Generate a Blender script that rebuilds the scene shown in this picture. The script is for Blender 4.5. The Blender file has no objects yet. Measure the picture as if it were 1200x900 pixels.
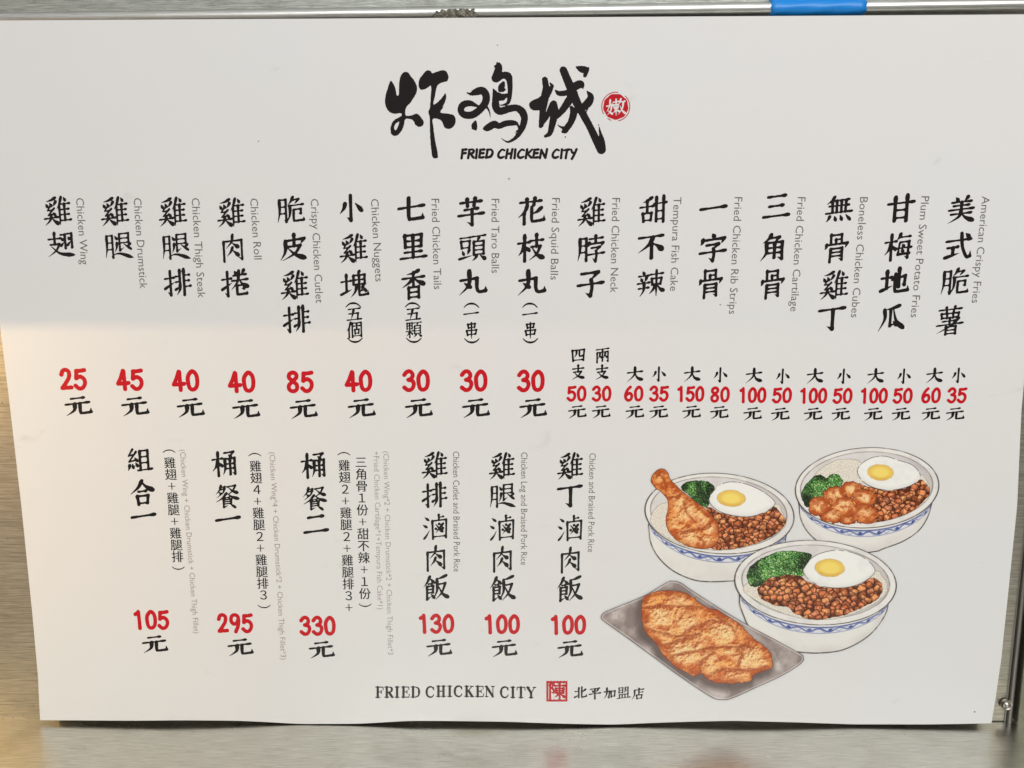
import bpy, bmesh, math, random
import numpy as np
from mathutils import Vector, Matrix

C = bpy.context.scene.collection
S = bpy.context.scene
# ================================================================ camera
# one photo pixel near the picture centre is 0.5 mm on the poster (an A2 sheet)
U = 0.0005
FPX = 942.0                       # focal length in pixels of a 1200 px wide picture
PITCH = math.radians(9.0)         # looking slightly down
DIST = FPX * U
CAM = Vector((0, -DIST * math.cos(PITCH), DIST * math.sin(PITCH)))
cam = bpy.data.cameras.new('camera'); cam.sensor_width = 36; cam.lens = FPX / 1200 * 36
cam.clip_start = .01; cam.clip_end = 200
camo = bpy.data.objects.new('camera', cam); C.objects.link(camo)
camo.location = CAM; camo.rotation_euler = (math.radians(90) - PITCH, 0, 0)
S.camera = camo
# ================================================================ view, world, lamps
S.view_settings.view_transform = 'Standard'; S.view_settings.look = 'None'
S.view_settings.exposure = 0; S.view_settings.gamma = 1
w = bpy.data.worlds.new('World'); S.world = w; w.use_nodes = True
# light tuning
TILT_B = .0035; INKK = 1.12
WORLD_TILT = -.012; EDGE_A = -.066; EDGE_B = -.076; DECAY = 13.0; LEFT_A = -.40; LEFT_B = -.64
ROOM = (.30, .29, .285); FLOOR = (.31, .32, .29); CEIL = (.62, .63, .64); WARM = (4.2, 2.3, .8)
SPOT_W = 2.25; SPOT_B = .005; SPOT_AT = (-.56, -.19, .0375); SPOT_ROLL = -1.9
LAMPS = [("ceiling_lamp", (.38, -1.3, .98), (.02, 0, -.06), 1.8, .45, 19.8, (.995, .995, .99))]
nt = w.node_tree; N, L = nt.nodes, nt.links
bg = N['Background']; bg.inputs[1].default_value = 1.0
def nd(tree, kind, **kw):
    n = tree.nodes.new(kind)
    for k, v in kw.items(): setattr(n, k, v)
    return n
def mth(tree, op, a, b=None, c=None, clamp=False):
    n = nd(tree, 'ShaderNodeMath', operation=op, use_clamp=clamp)
    for i, x in enumerate((a, b, c)):
        if x is None: continue
        if isinstance(x, (int, float)): n.inputs[i].default_value = x
        else: tree.links.new(x, n.inputs[i])
    return n.outputs[0]
def smooth(tree, x, a, b):
    n = nd(tree, 'ShaderNodeMapRange', interpolation_type='SMOOTHSTEP')
    tree.links.new(x, n.inputs[0]); n.inputs[1].default_value = a; n.inputs[2].default_value = b
    return n.outputs[0]
def mixc(tree, f, a, b, mode='MIX'):
    n = nd(tree, 'ShaderNodeMix', data_type='RGBA', blend_type=mode)
    for i, x in ((0, f), (6, a), (7, b)):
        if isinstance(x, (int, float)): n.inputs[i].default_value = x
        elif isinstance(x, tuple): n.inputs[i].default_value = (*x, 1) if len(x) == 3 else x
        else: tree.links.new(x, n.inputs[i])
    return n.outputs[2]
# surroundings of the stall: pale grey room, a warm glow added low at the left for the steel to reflect, darker floor
tc = nd(nt, 'ShaderNodeTexCoord'); sep = nd(nt, 'ShaderNodeSeparateXYZ'); L.new(tc.outputs['Generated'], sep.inputs[0])
dx, dy, dz = sep.outputs
elev = mth(nt, 'ADD', dz, mth(nt, 'MULTIPLY', dx, WORLD_TILT))
below = smooth(nt, elev, EDGE_A, EDGE_B)                # 1 below the edge
decay = mth(nt, 'POWER', 2.718, mth(nt, 'MULTIPLY', mth(nt, 'SUBTRACT', elev, EDGE_A, ), DECAY))
leftw = smooth(nt, dx, LEFT_A, LEFT_B)
warm = mth(nt, 'MULTIPLY', mth(nt, 'MULTIPLY', below, decay, clamp=False), leftw)
floor = smooth(nt, dz, -.12, -.5)
up = smooth(nt, dz, .1, .8)
col = mixc(nt, floor, ROOM, FLOOR)
col = mixc(nt, up, col, CEIL)
col = mixc(nt, smooth(nt, dx, .15, .75), col, mixc(nt, .6, col, (.10, .10, .085)))
nz = nd(nt, 'ShaderNodeTexNoise'); nz.inputs['Scale'].default_value = 3.2; nz.inputs['Detail'].default_value = 2
L.new(tc.outputs['Generated'], nz.inputs['Vector'])
col = mixc(nt, .55, col, mixc(nt, nz.outputs['Fac'], (.35, .36, .34), (1.5, 1.45, 1.4)), 'MULTIPLY')
wc = nd(nt, 'ShaderNodeVectorMath', operation='SCALE'); wc.inputs[0].default_value = WARM; L.new(warm, wc.inputs['Scale'])
add = nd(nt, 'ShaderNodeVectorMath', operation='ADD'); L.new(col, add.inputs[0]); L.new(wc.outputs[0], add.inputs[1])
L.new(add.outputs[0], bg.inputs[0])
def area(name, loc, target, sx, sy, power, color):
    l = bpy.data.lights.new(name, 'AREA'); l.shape = 'RECTANGLE'; l.size = sx; l.size_y = sy
    l.energy = power; l.color = color
    o = bpy.data.objects.new(name, l); C.objects.link(o); o.location = loc
    o.rotation_euler = (Vector(target) - Vector(loc)).to_track_quat('-Z', 'Y').to_euler()
    return o
for a in LAMPS: area(*a)
# unseen warm spot added at the left; its cone edge tops the light band
sl = bpy.data.lights.new('warm_band_spot', 'SPOT'); sl.energy = SPOT_W; sl.color = (1, .66, .27)
sl.spot_size = math.radians(176); sl.spot_blend = SPOT_B; sl.shadow_soft_size = .004
so_ = bpy.data.objects.new('warm_band_spot', sl); C.objects.link(so_)
so_.location = SPOT_AT; so_.rotation_euler = (0, math.radians(SPOT_ROLL), 0)

# ---------------------------------------------------------------- brush lettering (strokes drawn on a 100 x 100 square)
# component -> strokes "type x,y x,y ..."; types: h s v p n d e g w W c k K z
SRC = {
'隹': "p 38,0 24,26 2,46;v 21,32 21,112;d 56,2 68,16;h 22,28 98,28;h 22,50 90,50;h 22,71 90,71;h 22,94 102,94;s 58,28 58,94",
'奚': "p 86,0 54,8 16,12;d 16,20 28,32;d 44,17 54,30;p 88,14 76,24 64,32;z 50,28 26,46 58,46;z 72,40 28,64 74,60;d 64,54 80,68;h 0,76 100,74;p 50,66 38,84 0,102;n 52,76 72,88 100,102",
'月': "p 22,4 22,55 0,100;K 22,4 88,4 88,98 68,88;h 24,34 84,34;h 24,62 84,62",
'习': "K 2,8 88,8 88,98 62,86;d 16,28 48,44;e 4,80 60,58",
'支': "h 8,24 92,24;s 50,0 50,48;c 16,48 74,48 50,78 4,100;n 24,54 54,82 100,98",
'扌': "h 2,30 96,28;g 56,0 56,98 26,84;e 0,70 100,46",
'木': "h 0,30 98,28;s 54,0 54,102;p 54,30 34,60 0,80;d 62,44 92,62",
'土': "h 4,36 98,34;s 52,4 52,84;e 0,94 104,74",
'口': "s 8,6 16,96;k 8,8 94,8 86,88;h 16,86 86,86",
'日': "s 6,2 6,100;k 6,4 94,4 94,100;h 10,48 90,48;h 6,92 94,92",
'卄': "h 0,52 100,48;s 32,6 34,100;s 70,2 64,100",
'頁': "h 0,6 100,4;p 54,8 46,18 36,26;s 14,25 14,78;k 14,26 86,26 86,78;h 16,43 84,43;h 16,60 84,60;h 14,77 86,77;p 36,82 24,92 0,102;n 60,82 78,90 100,100",
'亻': "p 92,0 60,34 0,62;s 56,38 56,102",
'㔾': "K 14,4 74,4 74,40 52,36;w 12,6 12,84 26,94 98,92 98,66",
'子': "c 14,8 80,6 52,34;g 52,34 56,64 50,100 30,86;h 0,54 100,50",
'雞': "@奚 -2,0,54,100;@隹 48,0,102,94",
'翅': "h 4,24 54,24;s 28,0 28,46;c 10,46 46,46 32,70 0,92;n 14,54 48,84 106,96;@习 52,6 ,72,66;@习 78,4,98,66",
'腿': "@月 0,4,34,98;k 58,4 94,4 94,40;h 60,22 92,22;h 60,40 92,40;g 58,4 58,70 76,58;p 100,46 92,52 82,56;d 74,44 102,68;d 40,10 48,24;p 47,38 46,56 38,76;n 32,84 58,82 110,104",
'排': "@扌 0,2,40,100;s 60,2 60,64;p 60,60 58,80 46,100;h 44,26 60,26;h 44,48 60,48;e 42,78 60,68;s 76,0 76,102;h 78,24 98,24;h 78,46 96,46;h 78,70 102,68",
'肉': "s 12,24 12,102;K 12,24 90,24 90,100 74,90;p 52,0 46,28 22,52;n 50,32 62,42 78,52;p 50,50 42,66 24,84;n 50,62 62,72 78,86",
'捲': "@扌 0,2,40,100;d 50,2 58,14;p 88,0 84,8 76,16;h 46,20 96,18;h 40,40 102,38;p 68,2 62,44 36,76;n 70,40 82,56 106,70;@㔾 54,58,98,98",
'脆': "@月 0,4,38,98;p 62,0 54,16 42,30;c 60,12 84,10 68,28;h 44,34 102,32;p 50,34 48,70 36,100;@㔾 58,48,104,98",
'皮': "c 22,24 96,20 82,38;p 22,24 20,66 0,100;s 56,0 56,46;c 26,48 80,46 58,76 10,100;n 32,54 62,82 104,100",
'小': "g 50,0 50,98 32,84;p 26,30 20,48 2,68;d 70,32 98,64",
'塊': "@土 -2,6,40,92;p 72,0 68,8 62,14;s 48,16 48,52;k 48,16 92,16 92,52;h 50,34 90,34;h 48,52 92,52;s 70,16 70,52;p 60,54 54,80 36,102;w 70,52 70,90 76,96 104,94 104,78;p 86,58 82,68 78,76;h 78,78 92,76;d 88,66 96,82",
'七': "h 0,46 100,40;w 40,4 40,86 52,94 94,92 94,72",
'里': "s 18,4 20,52;k 18,6 84,6 82,52;h 20,29 80,29;h 18,52 82,52;s 50,6 50,94;h 16,73 84,72;h 0,96 102,94",
'香': "p 74,0 50,8 20,12;h 2,26 98,25;s 50,6 50,58;p 48,28 30,44 0,60;n 52,28 72,42 102,56;@日 26,60,76,102",
'芋': "@卄 8,0,92,28;h 24,42 78,40;h 0,62 100,60;g 54,42 54,100 34,88",
'頭': "h 4,10 46,9;s 8,22 10,50;k 8,23 42,23 40,50;h 10,49 40,49;d 12,60 18,76;p 40,58 36,68 32,76;e 0,92 50,82;@頁 50,2,104,102",
'丸': "p 40,0 38,58 0,100;W 6,38 70,34 70,76 80,92 104,90 104,70;d 20,50 44,70",
'花': "@卄 8,0,92,28;p 36,30 26,52 0,74;s 24,56 24,100;p 92,42 74,56 54,64;w 54,36 54,86 64,93 102,90 102,72",
'枝': "@木 0,0,48,100;@支 42,0,104,100",
'脖': "@月 0,4,38,98;h 46,12 98,10;s 70,0 70,24;p 46,26 44,34 40,42;c 46,32 100,30 92,44;c 54,48 86,46 72,60;g 72,60 74,76 70,102 58,88;h 40,74 104,70",
'子0': "@子 0,2,100,100",
'甜': "p 46,2 30,12 10,20;h 0,38 54,36;s 28,12 28,60;@口 8,60,48,96;h 54,28 104,26;s 64,2 64,98;s 92,0 92,102;h 66,58 90,58;h 64,90 92,90",
'不': "h 2,14 96,10;p 58,14 40,46 0,76;s 52,38 52,102;n 60,42 78,54 96,72",
'辣': "d 20,0 26,12;h 4,19 44,18;d 12,26 18,38;p 36,24 32,34 28,42;h 0,48 48,46;h 4,68 44,66;p 26,46 24,76 8,102;h 48,16 100,14;s 56,32 58,56;k 56,33 94,32 90,56;h 58,55 90,55;v 74,0 74,104;p 72,56 60,78 46,92;n 76,54 88,74 106,86",
'一': "h 0,54 100,50",
'字': "d 48,0 56,13;p 12,20 10,30 2,40;c 12,23 96,20 84,38;c 26,42 74,40 54,56;g 54,56 56,80 52,102 36,90;h 0,70 102,67",
'骨': "s 26,0 26,36;k 26,3 72,3 72,36;h 46,20 72,20;s 48,20 48,36;p 8,36 6,46 0,54;c 8,38 98,37 88,54;s 26,54 24,102;K 26,54 76,54 76,98 62,92;h 28,68 74,68;h 28,82 74,82",
'三': "h 16,12 84,10;h 22,50 76,48;h 0,90 100,88",
'角': "p 40,0 30,16 6,32;c 36,14 72,12 54,30;p 22,32 22,72 0,102;K 22,32 84,32 84,100 66,90;h 24,53 82,53;h 24,73 82,73;s 54,34 54,92",
'無': "p 32,0 22,14 2,28;h 24,15 90,14;h 12,36 90,36;h 0,64 102,62;s 24,18 26,62;s 42,16 42,62;s 60,16 60,62;s 78,16 76,62;p 16,76 12,86 2,98;d 34,76 40,94;d 56,74 64,94;d 78,74 96,96",
'丁': "h 0,16 100,12;g 54,16 54,98 32,84",
'甘': "h 0,30 102,28;s 28,4 28,98;s 74,0 74,102;h 30,57 72,57;h 28,88 74,88",
'梅': "@木 0,0,46,100;p 60,0 54,14 44,26;h 56,14 98,13;k 58,34 52,82 96,80;K 58,34 94,33 90,98 78,90;d 68,42 74,52;d 66,62 72,72;h 42,58 104,56",
'地': "@土 -2,4,42,90;K 42,44 92,32 90,68 80,62;s 68,0 68,74;w 54,22 54,84 64,92 104,90 104,72",
'瓜': "p 80,2 54,10 22,15;p 22,14 24,52 0,100;g 46,15 46,80 66,70;d 58,62 72,80;n 56,12 70,62 104,98",
'美': "d 26,0 36,13;p 74,0 68,8 60,15;h 12,20 88,19;h 18,34 80,33;s 50,20 50,50;h 2,50 98,48;h 10,67 90,65;p 50,52 42,78 0,102;n 52,66 70,84 104,100",
'式': "h 2,28 98,25;h 8,54 50,52;s 30,54 30,82;e 0,92 56,78;w 60,0 66,52 84,94 98,94 98,72;d 76,2 90,16",
'薯': "@卄 6,0,94,20;s 16,24 18,42;k 16,25 84,25 82,42;s 38,25 38,42;s 62,25 62,42;h 18,41 82,41;h 22,54 74,53;s 50,42 50,66;h 0,68 102,65;p 86,46 52,74 0,98;@日 34,74,78,104",
'五': "h 10,10 92,8;p 48,12 40,50 28,92;k 14,46 78,44 74,92;h 0,94 100,92",
'個': "@亻 -2,0,30,100;s 38,6 38,102;k 38,8 98,8 98,102;h 38,94 98,94;h 46,28 90,28;s 68,14 68,50;@口 52,50,84,82",
'顆': "s 8,4 8,44;k 8,5 42,5 42,44;h 10,24 40,24;h 8,44 42,44;s 25,5 25,102;h 0,60 50,59;p 24,60 16,78 0,92;d 28,62 44,82;@頁 50,2,104,102",
'串': "@口 22,6,78,36;@口 12,48,88,82;v 50,0 50,106",
'四': "s 6,12 12,92;k 6,14 96,14 90,92;p 38,16 36,44 20,66;w 60,16 60,54 68,60 84,58 84,48;h 12,86 90,86",
'兩': "h 2,8 98,6;s 10,30 10,102;K 10,30 92,28 92,100 78,92;s 50,8 50,94;p 32,36 28,56 16,76;d 30,50 44,70;p 72,36 66,56 56,76;d 70,50 84,70",
'大': "h 2,36 98,33;p 50,0 46,54 0,102;n 52,40 66,76 104,98",
'元': "h 24,16 78,14;h 0,44 98,40;p 38,42 34,76 0,102;w 60,42 60,88 70,94 104,92 104,70",
'組': "z 24,2 6,28 26,26;z 38,14 6,54 40,48;d 32,38 42,54;p 8,68 6,80 0,92;d 20,64 24,82;d 34,60 42,76;s 54,12 54,94;k 54,12 88,12 88,94;h 56,38 86,38;h 56,64 86,64;h 42,95 104,93",
'合': "p 52,0 34,28 0,54;n 50,4 70,28 104,48;h 34,46 68,45;@口 24,62,78,102",
'桶': "@木 0,0,46,100;c 52,6 92,4 76,22;d 70,14 82,26;p 54,32 54,74 44,102;K 54,32 96,31 96,100 84,92;h 56,54 94,54;h 56,74 94,74;s 76,32 76,100",
'餐': "p 26,4 20,22 2,40;h 20,12 44,10;c 20,22 42,18 32,36 4,56;d 16,32 26,40;c 52,12 88,9 74,32 48,48;n 58,16 76,32 100,44;p 48,38 30,58 0,74;n 52,40 70,56 104,70;h 40,58 60,58;k 34,66 68,66 66,84;h 36,75 66,75;h 36,84 66,84;g 34,64 34,98 54,92;d 60,84 84,104",
'二': "h 18,24 82,22;h 0,86 100,84",
'滷': "d 6,6 22,20;d -2,38 14,50;e 2,98 14,84 26,62;s 66,0 66,24;h 66,12 86,10;s 38,24 40,102;k 38,25 98,24 96,102;p 84,40 68,60 50,80;n 52,40 66,58 84,78;d 64,36 68,42;d 49,56 54,62;d 80,56 84,62;h 40,94 96,94",
'飯': "p 26,0 16,22 -2,44;d 26,8 44,28;h 20,32 34,32;k 14,42 40,42 38,70;h 14,56 38,56;h 14,70 38,70;g 13,42 13,98 32,86;d 30,76 44,94;p 96,2 74,10 54,14;p 56,14 56,62 38,102;c 58,38 92,35 76,74 50,102;n 62,44 80,80 108,100",
'北': "s 36,6 36,92;h 4,36 36,36;e 0,88 38,70;p 94,26 78,38 60,48;w 62,2 62,86 70,92 102,88 102,68",
'平': "h 10,14 90,12;d 26,26 36,42;p 76,24 68,34 60,44;h 0,58 100,55;s 50,14 50,104",
'加': "K 2,36 48,34 44,92 30,82;p 26,4 24,58 0,98;@口 58,32,98,90",
'盟': "@日 8,0,44,48;@月 54,0,92,56;s 14,62 16,90;k 14,63 88,63 86,90;s 38,63 38,90;s 62,63 62,90;h -6,95 108,93",
'店': "d 50,-2 60,12;h 16,18 98,16;p 18,18 18,62 -4,102;s 56,26 56,60;h 56,42 90,40;@口 32,62,86,100",
'嫩': "p 20,2 16,40 0,78;p 30,30 22,70 2,98;h 0,40 36,36;n 6,66 20,80 34,94;h 36,20 68,18;s 40,36 42,56;k 40,36 64,36 62,56;h 42,55 62,55;v 52,2 52,104;p 52,56 46,74 34,88;n 52,56 60,72 70,80;p 78,2 74,20 66,36;h 76,22 100,20;p 92,24 84,66 60,102;n 72,44 86,76 106,100",
'陳': "s 8,4 8,102;c 8,4 30,4 20,28;g 20,28 32,48 30,60 16,58;h 36,16 100,14;s 44,32 46,62;k 44,32 94,32 92,62;h 46,47 92,47;h 46,61 92,61;s 68,0 68,104;p 66,62 52,80 34,92;n 70,62 86,80 106,92",
# price digits, drawn with a blunt round brush
'0': "o 50,6 18,28 14,56 24,86 50,96 78,84 88,54 80,22 50,6",
'1': "o 22,20 44,12 50,6;o 50,8 54,50 56,98",
'2': "o 16,28 28,10 52,5 76,16 74,42 48,68 16,94;o 16,94 50,93 88,92",
'3': "o 14,22 34,8 60,6 80,22 70,40 46,47;o 46,47 76,52 88,70 72,92 42,97 12,84",
'4': "o 56,8 36,40 12,70;o 12,70 50,70 94,68;o 60,10 62,50 64,98",
'5': "o 24,10 54,10 88,7;o 26,10 22,30 20,46;o 20,46 50,38 80,50 86,72 66,93 36,96 10,82",
'6': "o 68,6 40,24 18,54 20,82 46,97 76,90 86,68 70,50 44,52 20,66",
'8': "o 52,6 24,14 22,32 50,48 80,68 76,90 48,98 20,88 18,68 50,48 78,30 76,14 52,6",
'9': "o 82,30 66,50 36,54 16,36 24,12 52,5 78,14 84,36 76,68 54,98",
# casual brush capitals of the line under the logo
'F.': "o 28,6 20,50 8,102;b 26,8 60,6 98,2;b 20,50 52,46 84,42",
'R.': "o 28,8 20,50 8,100;b 22,10 70,4 92,20 70,44 24,54;b 40,52 66,76 92,98",
'I.': "o 62,4 50,50 36,100",
'E.': "o 28,8 18,50 10,92;b 28,8 60,6 96,4;b 20,50 50,46 84,44;b 10,92 44,94 86,88",
'D.': "o 30,8 20,50 10,96;b 18,10 74,6 98,36 72,80 10,96",
'C.': "b 94,14 60,6 18,44 14,82 46,96 86,84",
'H.': "o 28,6 18,50 6,100;o 94,2 82,50 72,100;b 20,54 52,50 84,46",
'K.': "o 28,4 18,50 8,100;b 98,4 56,36 24,56;b 36,52 62,76 92,98",
'N.': "o 24,10 16,50 4,100;b 24,8 50,52 74,94;o 98,2 88,50 76,96",
'T.': "b 6,14 52,8 102,4;o 58,10 48,50 36,100",
'Y.': "b 18,6 28,30 50,46;o 98,2 68,54 28,108",
}
def lerp_profile(kind, n, seg, m):
    """half-width factors along one segment of a stroke (n samples), seg index of m"""
    t = np.linspace(0, 1, n)
    I = lambda xs, ys: np.interp(t, xs, ys)
    last = seg == m - 1
    if kind == 'h': return I([0, .1, .35, .75, .93, 1], [.82, .92, .6, .70, 1.2, .95])
    if kind == 's': return I([0, .08, .25, .75, 1], [1.0, 1.22, .9, .9, 1.0])
    if kind == 'v': return I([0, .08, .3, .75, 1], [.9, 1.1, .9, .8, .25])
    if kind == 'p': return I([0, .12, .5, 1], [1.0, 1.22, .88, .10])
    if kind == 'n': return I([0, .15, .5, .8, .9, 1], [.3, .45, .85, 1.5, 1.15, .1])
    if kind == 'd': return I([0, .3, .75, 1], [.25, .6, 1.2, .9])
    if kind == 'e': return I([0, .15, .5, 1], [1.0, 1.1, .8, .15])
    if kind == 'o': return I([0, .5, 1], [1.02, .95, 1.0])
    if kind == 'b': return I([0, .25, .8, 1], [.8, .85, 1.1, .75])
    hooked = kind in 'gwWK'
    if hooked and last: return I([0, .3, 1], [1.0, .7, .1])
    if kind == 'c': return I([0, .15, .5, 1], [.75, .8, .62, 1.05]) if seg == 0 else I([0, .2, .6, 1], [1.08, .95, .7, .15])
    if kind in 'kKW' and seg == 0: return I([0, .15, .5, .85, 1], [.75, .8, .62, .85, 1.1])
    if kind == 'z': return I([0, .3, 1], [1.0, .75, .6]) if not last else I([0, .5, 1], [.65, .65, .9])
    return I([0, .1, .4, .85, 1], [1.0, 1.05, .88, .92, 1.08])
def catmull(pts, k=14):
    p = np.array(pts, float)
    if len(p) < 3:
        t = np.linspace(0, 1, k * 2)[:, None]
        return p[0] + (p[1] - p[0]) * t
    closed = np.allclose(p[0], p[-1])
    q = np.vstack([p[-2] if closed else 2 * p[0] - p[1], p, p[1] if closed else 2 * p[-1] - p[-2]])
    out = []
    for i in range(1, len(q) - 2):
        t = np.linspace(0, 1, k, endpoint=(i == len(q) - 3))[:, None]
        a, b, c, d = q[i - 1], q[i], q[i + 1], q[i + 2]
        out.append(.5 * (2 * b + (c - a) * t + (2 * a - 5 * b + 4 * c - d) * t * t + (3 * b - a - 3 * c + d) * t ** 3))
    return np.vstack(out)
def parse(ch):
    out = []
    for tok in SRC[ch].split(';'):
        if tok[0] == '@':
            name, box = tok[1:].split(' ', 1)
            x0, y0, x1, y1 = [float(v) for v in box.split(',')]
            for kind, pts in parse(name):
                out.append((kind, [(x0 + (x1 - x0) * x / 100, y0 + (y1 - y0) * y / 100) for x, y in pts]))
        else:
            q = tok.split()
            out.append((q[0], [tuple(float(v) for v in s.split(',')) for s in q[1:]]))
    return out
def stroke_samples(kind, pts):
    n = len(pts)
    if kind in 'kKz': cuts = list(range(n))
    elif kind == 'c': cuts = [0, 1, n - 1]
    elif kind in 'gw': cuts = [0, n - 2, n - 1]
    elif kind == 'W': cuts = [0, 1, n - 2, n - 1]
    else: cuts = [0, n - 1]
    C, R = [], []
    m = len(cuts) - 1
    for s in range(m):
        seg = pts[cuts[s]:cuts[s + 1] + 1]
        c = catmull(seg)
        C.append(c); R.append(lerp_profile(kind, len(c), s, m))
    return np.vstack(C), np.concatenate(R)
def seg_field(X, Y, C, R, aspect=1.0):
    """signed field of a tapered polyline: positive inside"""
    F = np.full(X.shape, -1e9)
    for i in range(len(C) - 1):
        ax, ay = C[i]; bx, by = C[i + 1]
        dx, dy = bx - ax, by - ay
        L2 = dx * dx + dy * dy + 1e-9
        t = np.clip(((X - ax) * dx + (Y - ay) * dy) / L2, 0, 1)
        d = np.hypot(X - ax - t * dx, Y - ay - t * dy)
        np.maximum(F, R[i] + (R[i + 1] - R[i]) * t - d, out=F)
    return F
def march(F, xs, ys):
    """filled marching squares: returns (verts Nx2, faces)"""
    ny, nx = F.shape
    verts, faces, key = [], [], {}
    ins = F > 0
    cnt = ins[:-1, :-1].astype(int) + ins[1:, :-1] + ins[:-1, 1:] + ins[1:, 1:]
    def corner(j, i):
        k = (j, i)
        if k not in key:
            key[k] = len(verts); verts.append((xs[i], ys[j]))
        return key[k]
    def edge(j, i, j2, i2):
        k = (j, i, j2, i2) if (j, i) < (j2, i2) else (j2, i2, j, i)
        if k not in key:
            a, b = F[k[0], k[1]], F[k[2], k[3]]
            t = a / (a - b)
            key[k] = len(verts)
            verts.append((xs[k[1]] + (xs[k[3]] - xs[k[1]]) * t, ys[k[0]] + (ys[k[2]] - ys[k[0]]) * t))
        return key[k]
    for j, i in zip(*np.nonzero(cnt)):
        q = [(j, i), (j + 1, i), (j + 1, i + 1), (j, i + 1)]
        if cnt[j, i] == 4:
            faces.append([corner(*c) for c in q]); continue
        poly = []
        for a in range(4):
            c0, c1 = q[a], q[(a + 1) % 4]
            if ins[c0]: poly.append(corner(*c0))
            if ins[c0] != ins[c1]: poly.append(edge(*c0, *c1))
        if len(poly) > 2: faces.append(poly)
    return np.array(verts, float).reshape(-1, 2), faces
_glyphs = {}
THIN = {'肉': 5.5, '皮': 6.9, '瓜': 6.5, '脆': 5.4, '腿': 4.7, '翅': 5.4, '餐': 4.8, '雞': 5.0, '滷': 4.7, '薯': 4.8, '辣': 5.3}
def glyph(ch, weight=None, slant=.11, step=1.7, sx=1.0):
    """brush character as a flat mesh on the 100 square (y down)"""
    kk = (ch, weight, slant, sx)
    if kk in _glyphs: return _glyphs[kk]
    st = parse(ch)
    if weight is None: weight = float(np.interp(len(st), [2, 5, 9, 13, 18, 24], [8.2, 7.4, 6.3, 5.5, 5.0, 4.7]))
    weight = THIN.get(ch, weight) if weight < 9 else weight
    xs = np.arange(-16, 120 * sx, step); ys = np.arange(-22, 126, step)
    X, Y = np.meshgrid(xs, ys)
    Yu = Y + slant * (X - 50)
    F = np.full(X.shape, -1e9)
    for kind, pts in st:
        C, R = stroke_samples(kind, pts)
        C = C * np.array([[sx, 1.0]])
        w = weight * {'h': .88, 'n': 1.12, 'p': 1.08, 's': 1.08, 'd': 1.08}.get(kind, 1.0)
        np.maximum(F, seg_field(X, Yu, C, R * w), out=F)
    # a dry, slightly uneven brush edge
    F = F + .35 * np.sin(X * .31 + 1.3 * np.sin(Y * .17)) * np.sin(Y * .27 + len(st))
    _glyphs[kk] = march(F, xs, ys)
    return _glyphs[kk]

# ================================================================ helpers
CP, SP = math.cos(PITCH), math.sin(PITCH)
def inv(px, py):
    """photo pixel -> (u, v) on the poster plane, in pixel units, v down"""
    px = np.asarray(px, float); py = np.asarray(py, float)
    a = (px - 600) / FPX; b = (450 - py) / FPX
    ry = CP + b * SP; rz = -SP + b * CP           # ray = forward + a right + b up
    t = DIST * CP / ry
    return t * a / U, -(DIST * SP + t * rz) / U
def bump(u, v):
    """gentle waviness of the sheet, metres towards the camera"""
    low = np.clip((v - 250) / 140, 0, 1) ** 2
    return (.00006 * np.sin(u / 190 + .6) * np.sin(v / 230) + low * (.0004 + .0005 * np.sin(u / 78 + 1.2) + .0003 * np.sin(u / 41)))
PAPER = .0003
def P3(u, v, lift=0.0):
    u = np.asarray(u, float); v = np.asarray(v, float)
    return np.stack([u * U, -(bump(u, v) + lift), -v * U], -1)
INKZ = .00005
def mesh(name, verts, faces, mat, parent=None, cols=None, smooth_=False):
    me = bpy.data.meshes.new(name)
    verts = np.asarray(verts, float)
    me.from_pydata([tuple(v) for v in verts], [], [list(f) for f in faces]); me.update()
    if cols is not None:
        at = me.color_attributes.new('print', 'FLOAT_COLOR', 'POINT')
        c4 = np.ones((len(verts), 4), np.float32); c4[:, :3] = cols
        at.data.foreach_set('color', c4.ravel())
    if smooth_:
        me.polygons.foreach_set('use_smooth', [True] * len(me.polygons)); me.set_sharp_from_angle(angle=math.radians(50))
    o = bpy.data.objects.new(name, me); C.objects.link(o); me.materials.append(mat)
    if parent: o.parent = parent
    return o
def thing(o, label, cat, group=None):
    o['label'] = label; o['category'] = cat
    if group: o['group'] = group
    return o
def lin(c):
    c = np.asarray(c, float) / 255
    return np.where(c <= .04045, c / 12.92, ((c + .055) / 1.055) ** 2.4)
# ================================================================ materials
def new_mat(name):
    m = bpy.data.materials.new(name); m.use_nodes = True
    return m, m.node_tree, m.node_tree.nodes['Principled BSDF']
def noise(tree, scale, detail=3, rough=.5, stretch=None, vec=None, dist=0):
    tcn = nd(tree, 'ShaderNodeTexCoord'); n = nd(tree, 'ShaderNodeTexNoise')
    n.inputs['Scale'].default_value = scale; n.inputs['Detail'].default_value = detail
    n.inputs['Roughness'].default_value = rough; n.inputs['Distortion'].default_value = dist
    src = tcn.outputs['Object']
    mp = nd(tree, 'ShaderNodeMapping'); mp.inputs['Scale'].default_value = stretch or (1, 1, 1)
    mp.inputs['Location'].default_value = vec or (0, 0, 0)
    tree.links.new(src, mp.inputs[0]); tree.links.new(mp.outputs[0], n.inputs['Vector'])
    return n.outputs['Fac']
GLOSS = .42; COAT_R = .07
def laminate(b):
    b.inputs['Roughness'].default_value = GLOSS
    b.inputs['Coat Weight'].default_value = 1.0; b.inputs['Coat Roughness'].default_value = COAT_R
    b.inputs['Coat IOR'].default_value = 1.5
    b.inputs['Specular IOR Level'].default_value = 0
def ink(name, c, k=INKK):
    m, t, b = new_mat(name)
    b.inputs['Base Color'].default_value = (*(lin(c) * k), 1); laminate(b)
    return m
M_paper, t, b = new_mat('laminated_paper'); laminate(b)
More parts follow.
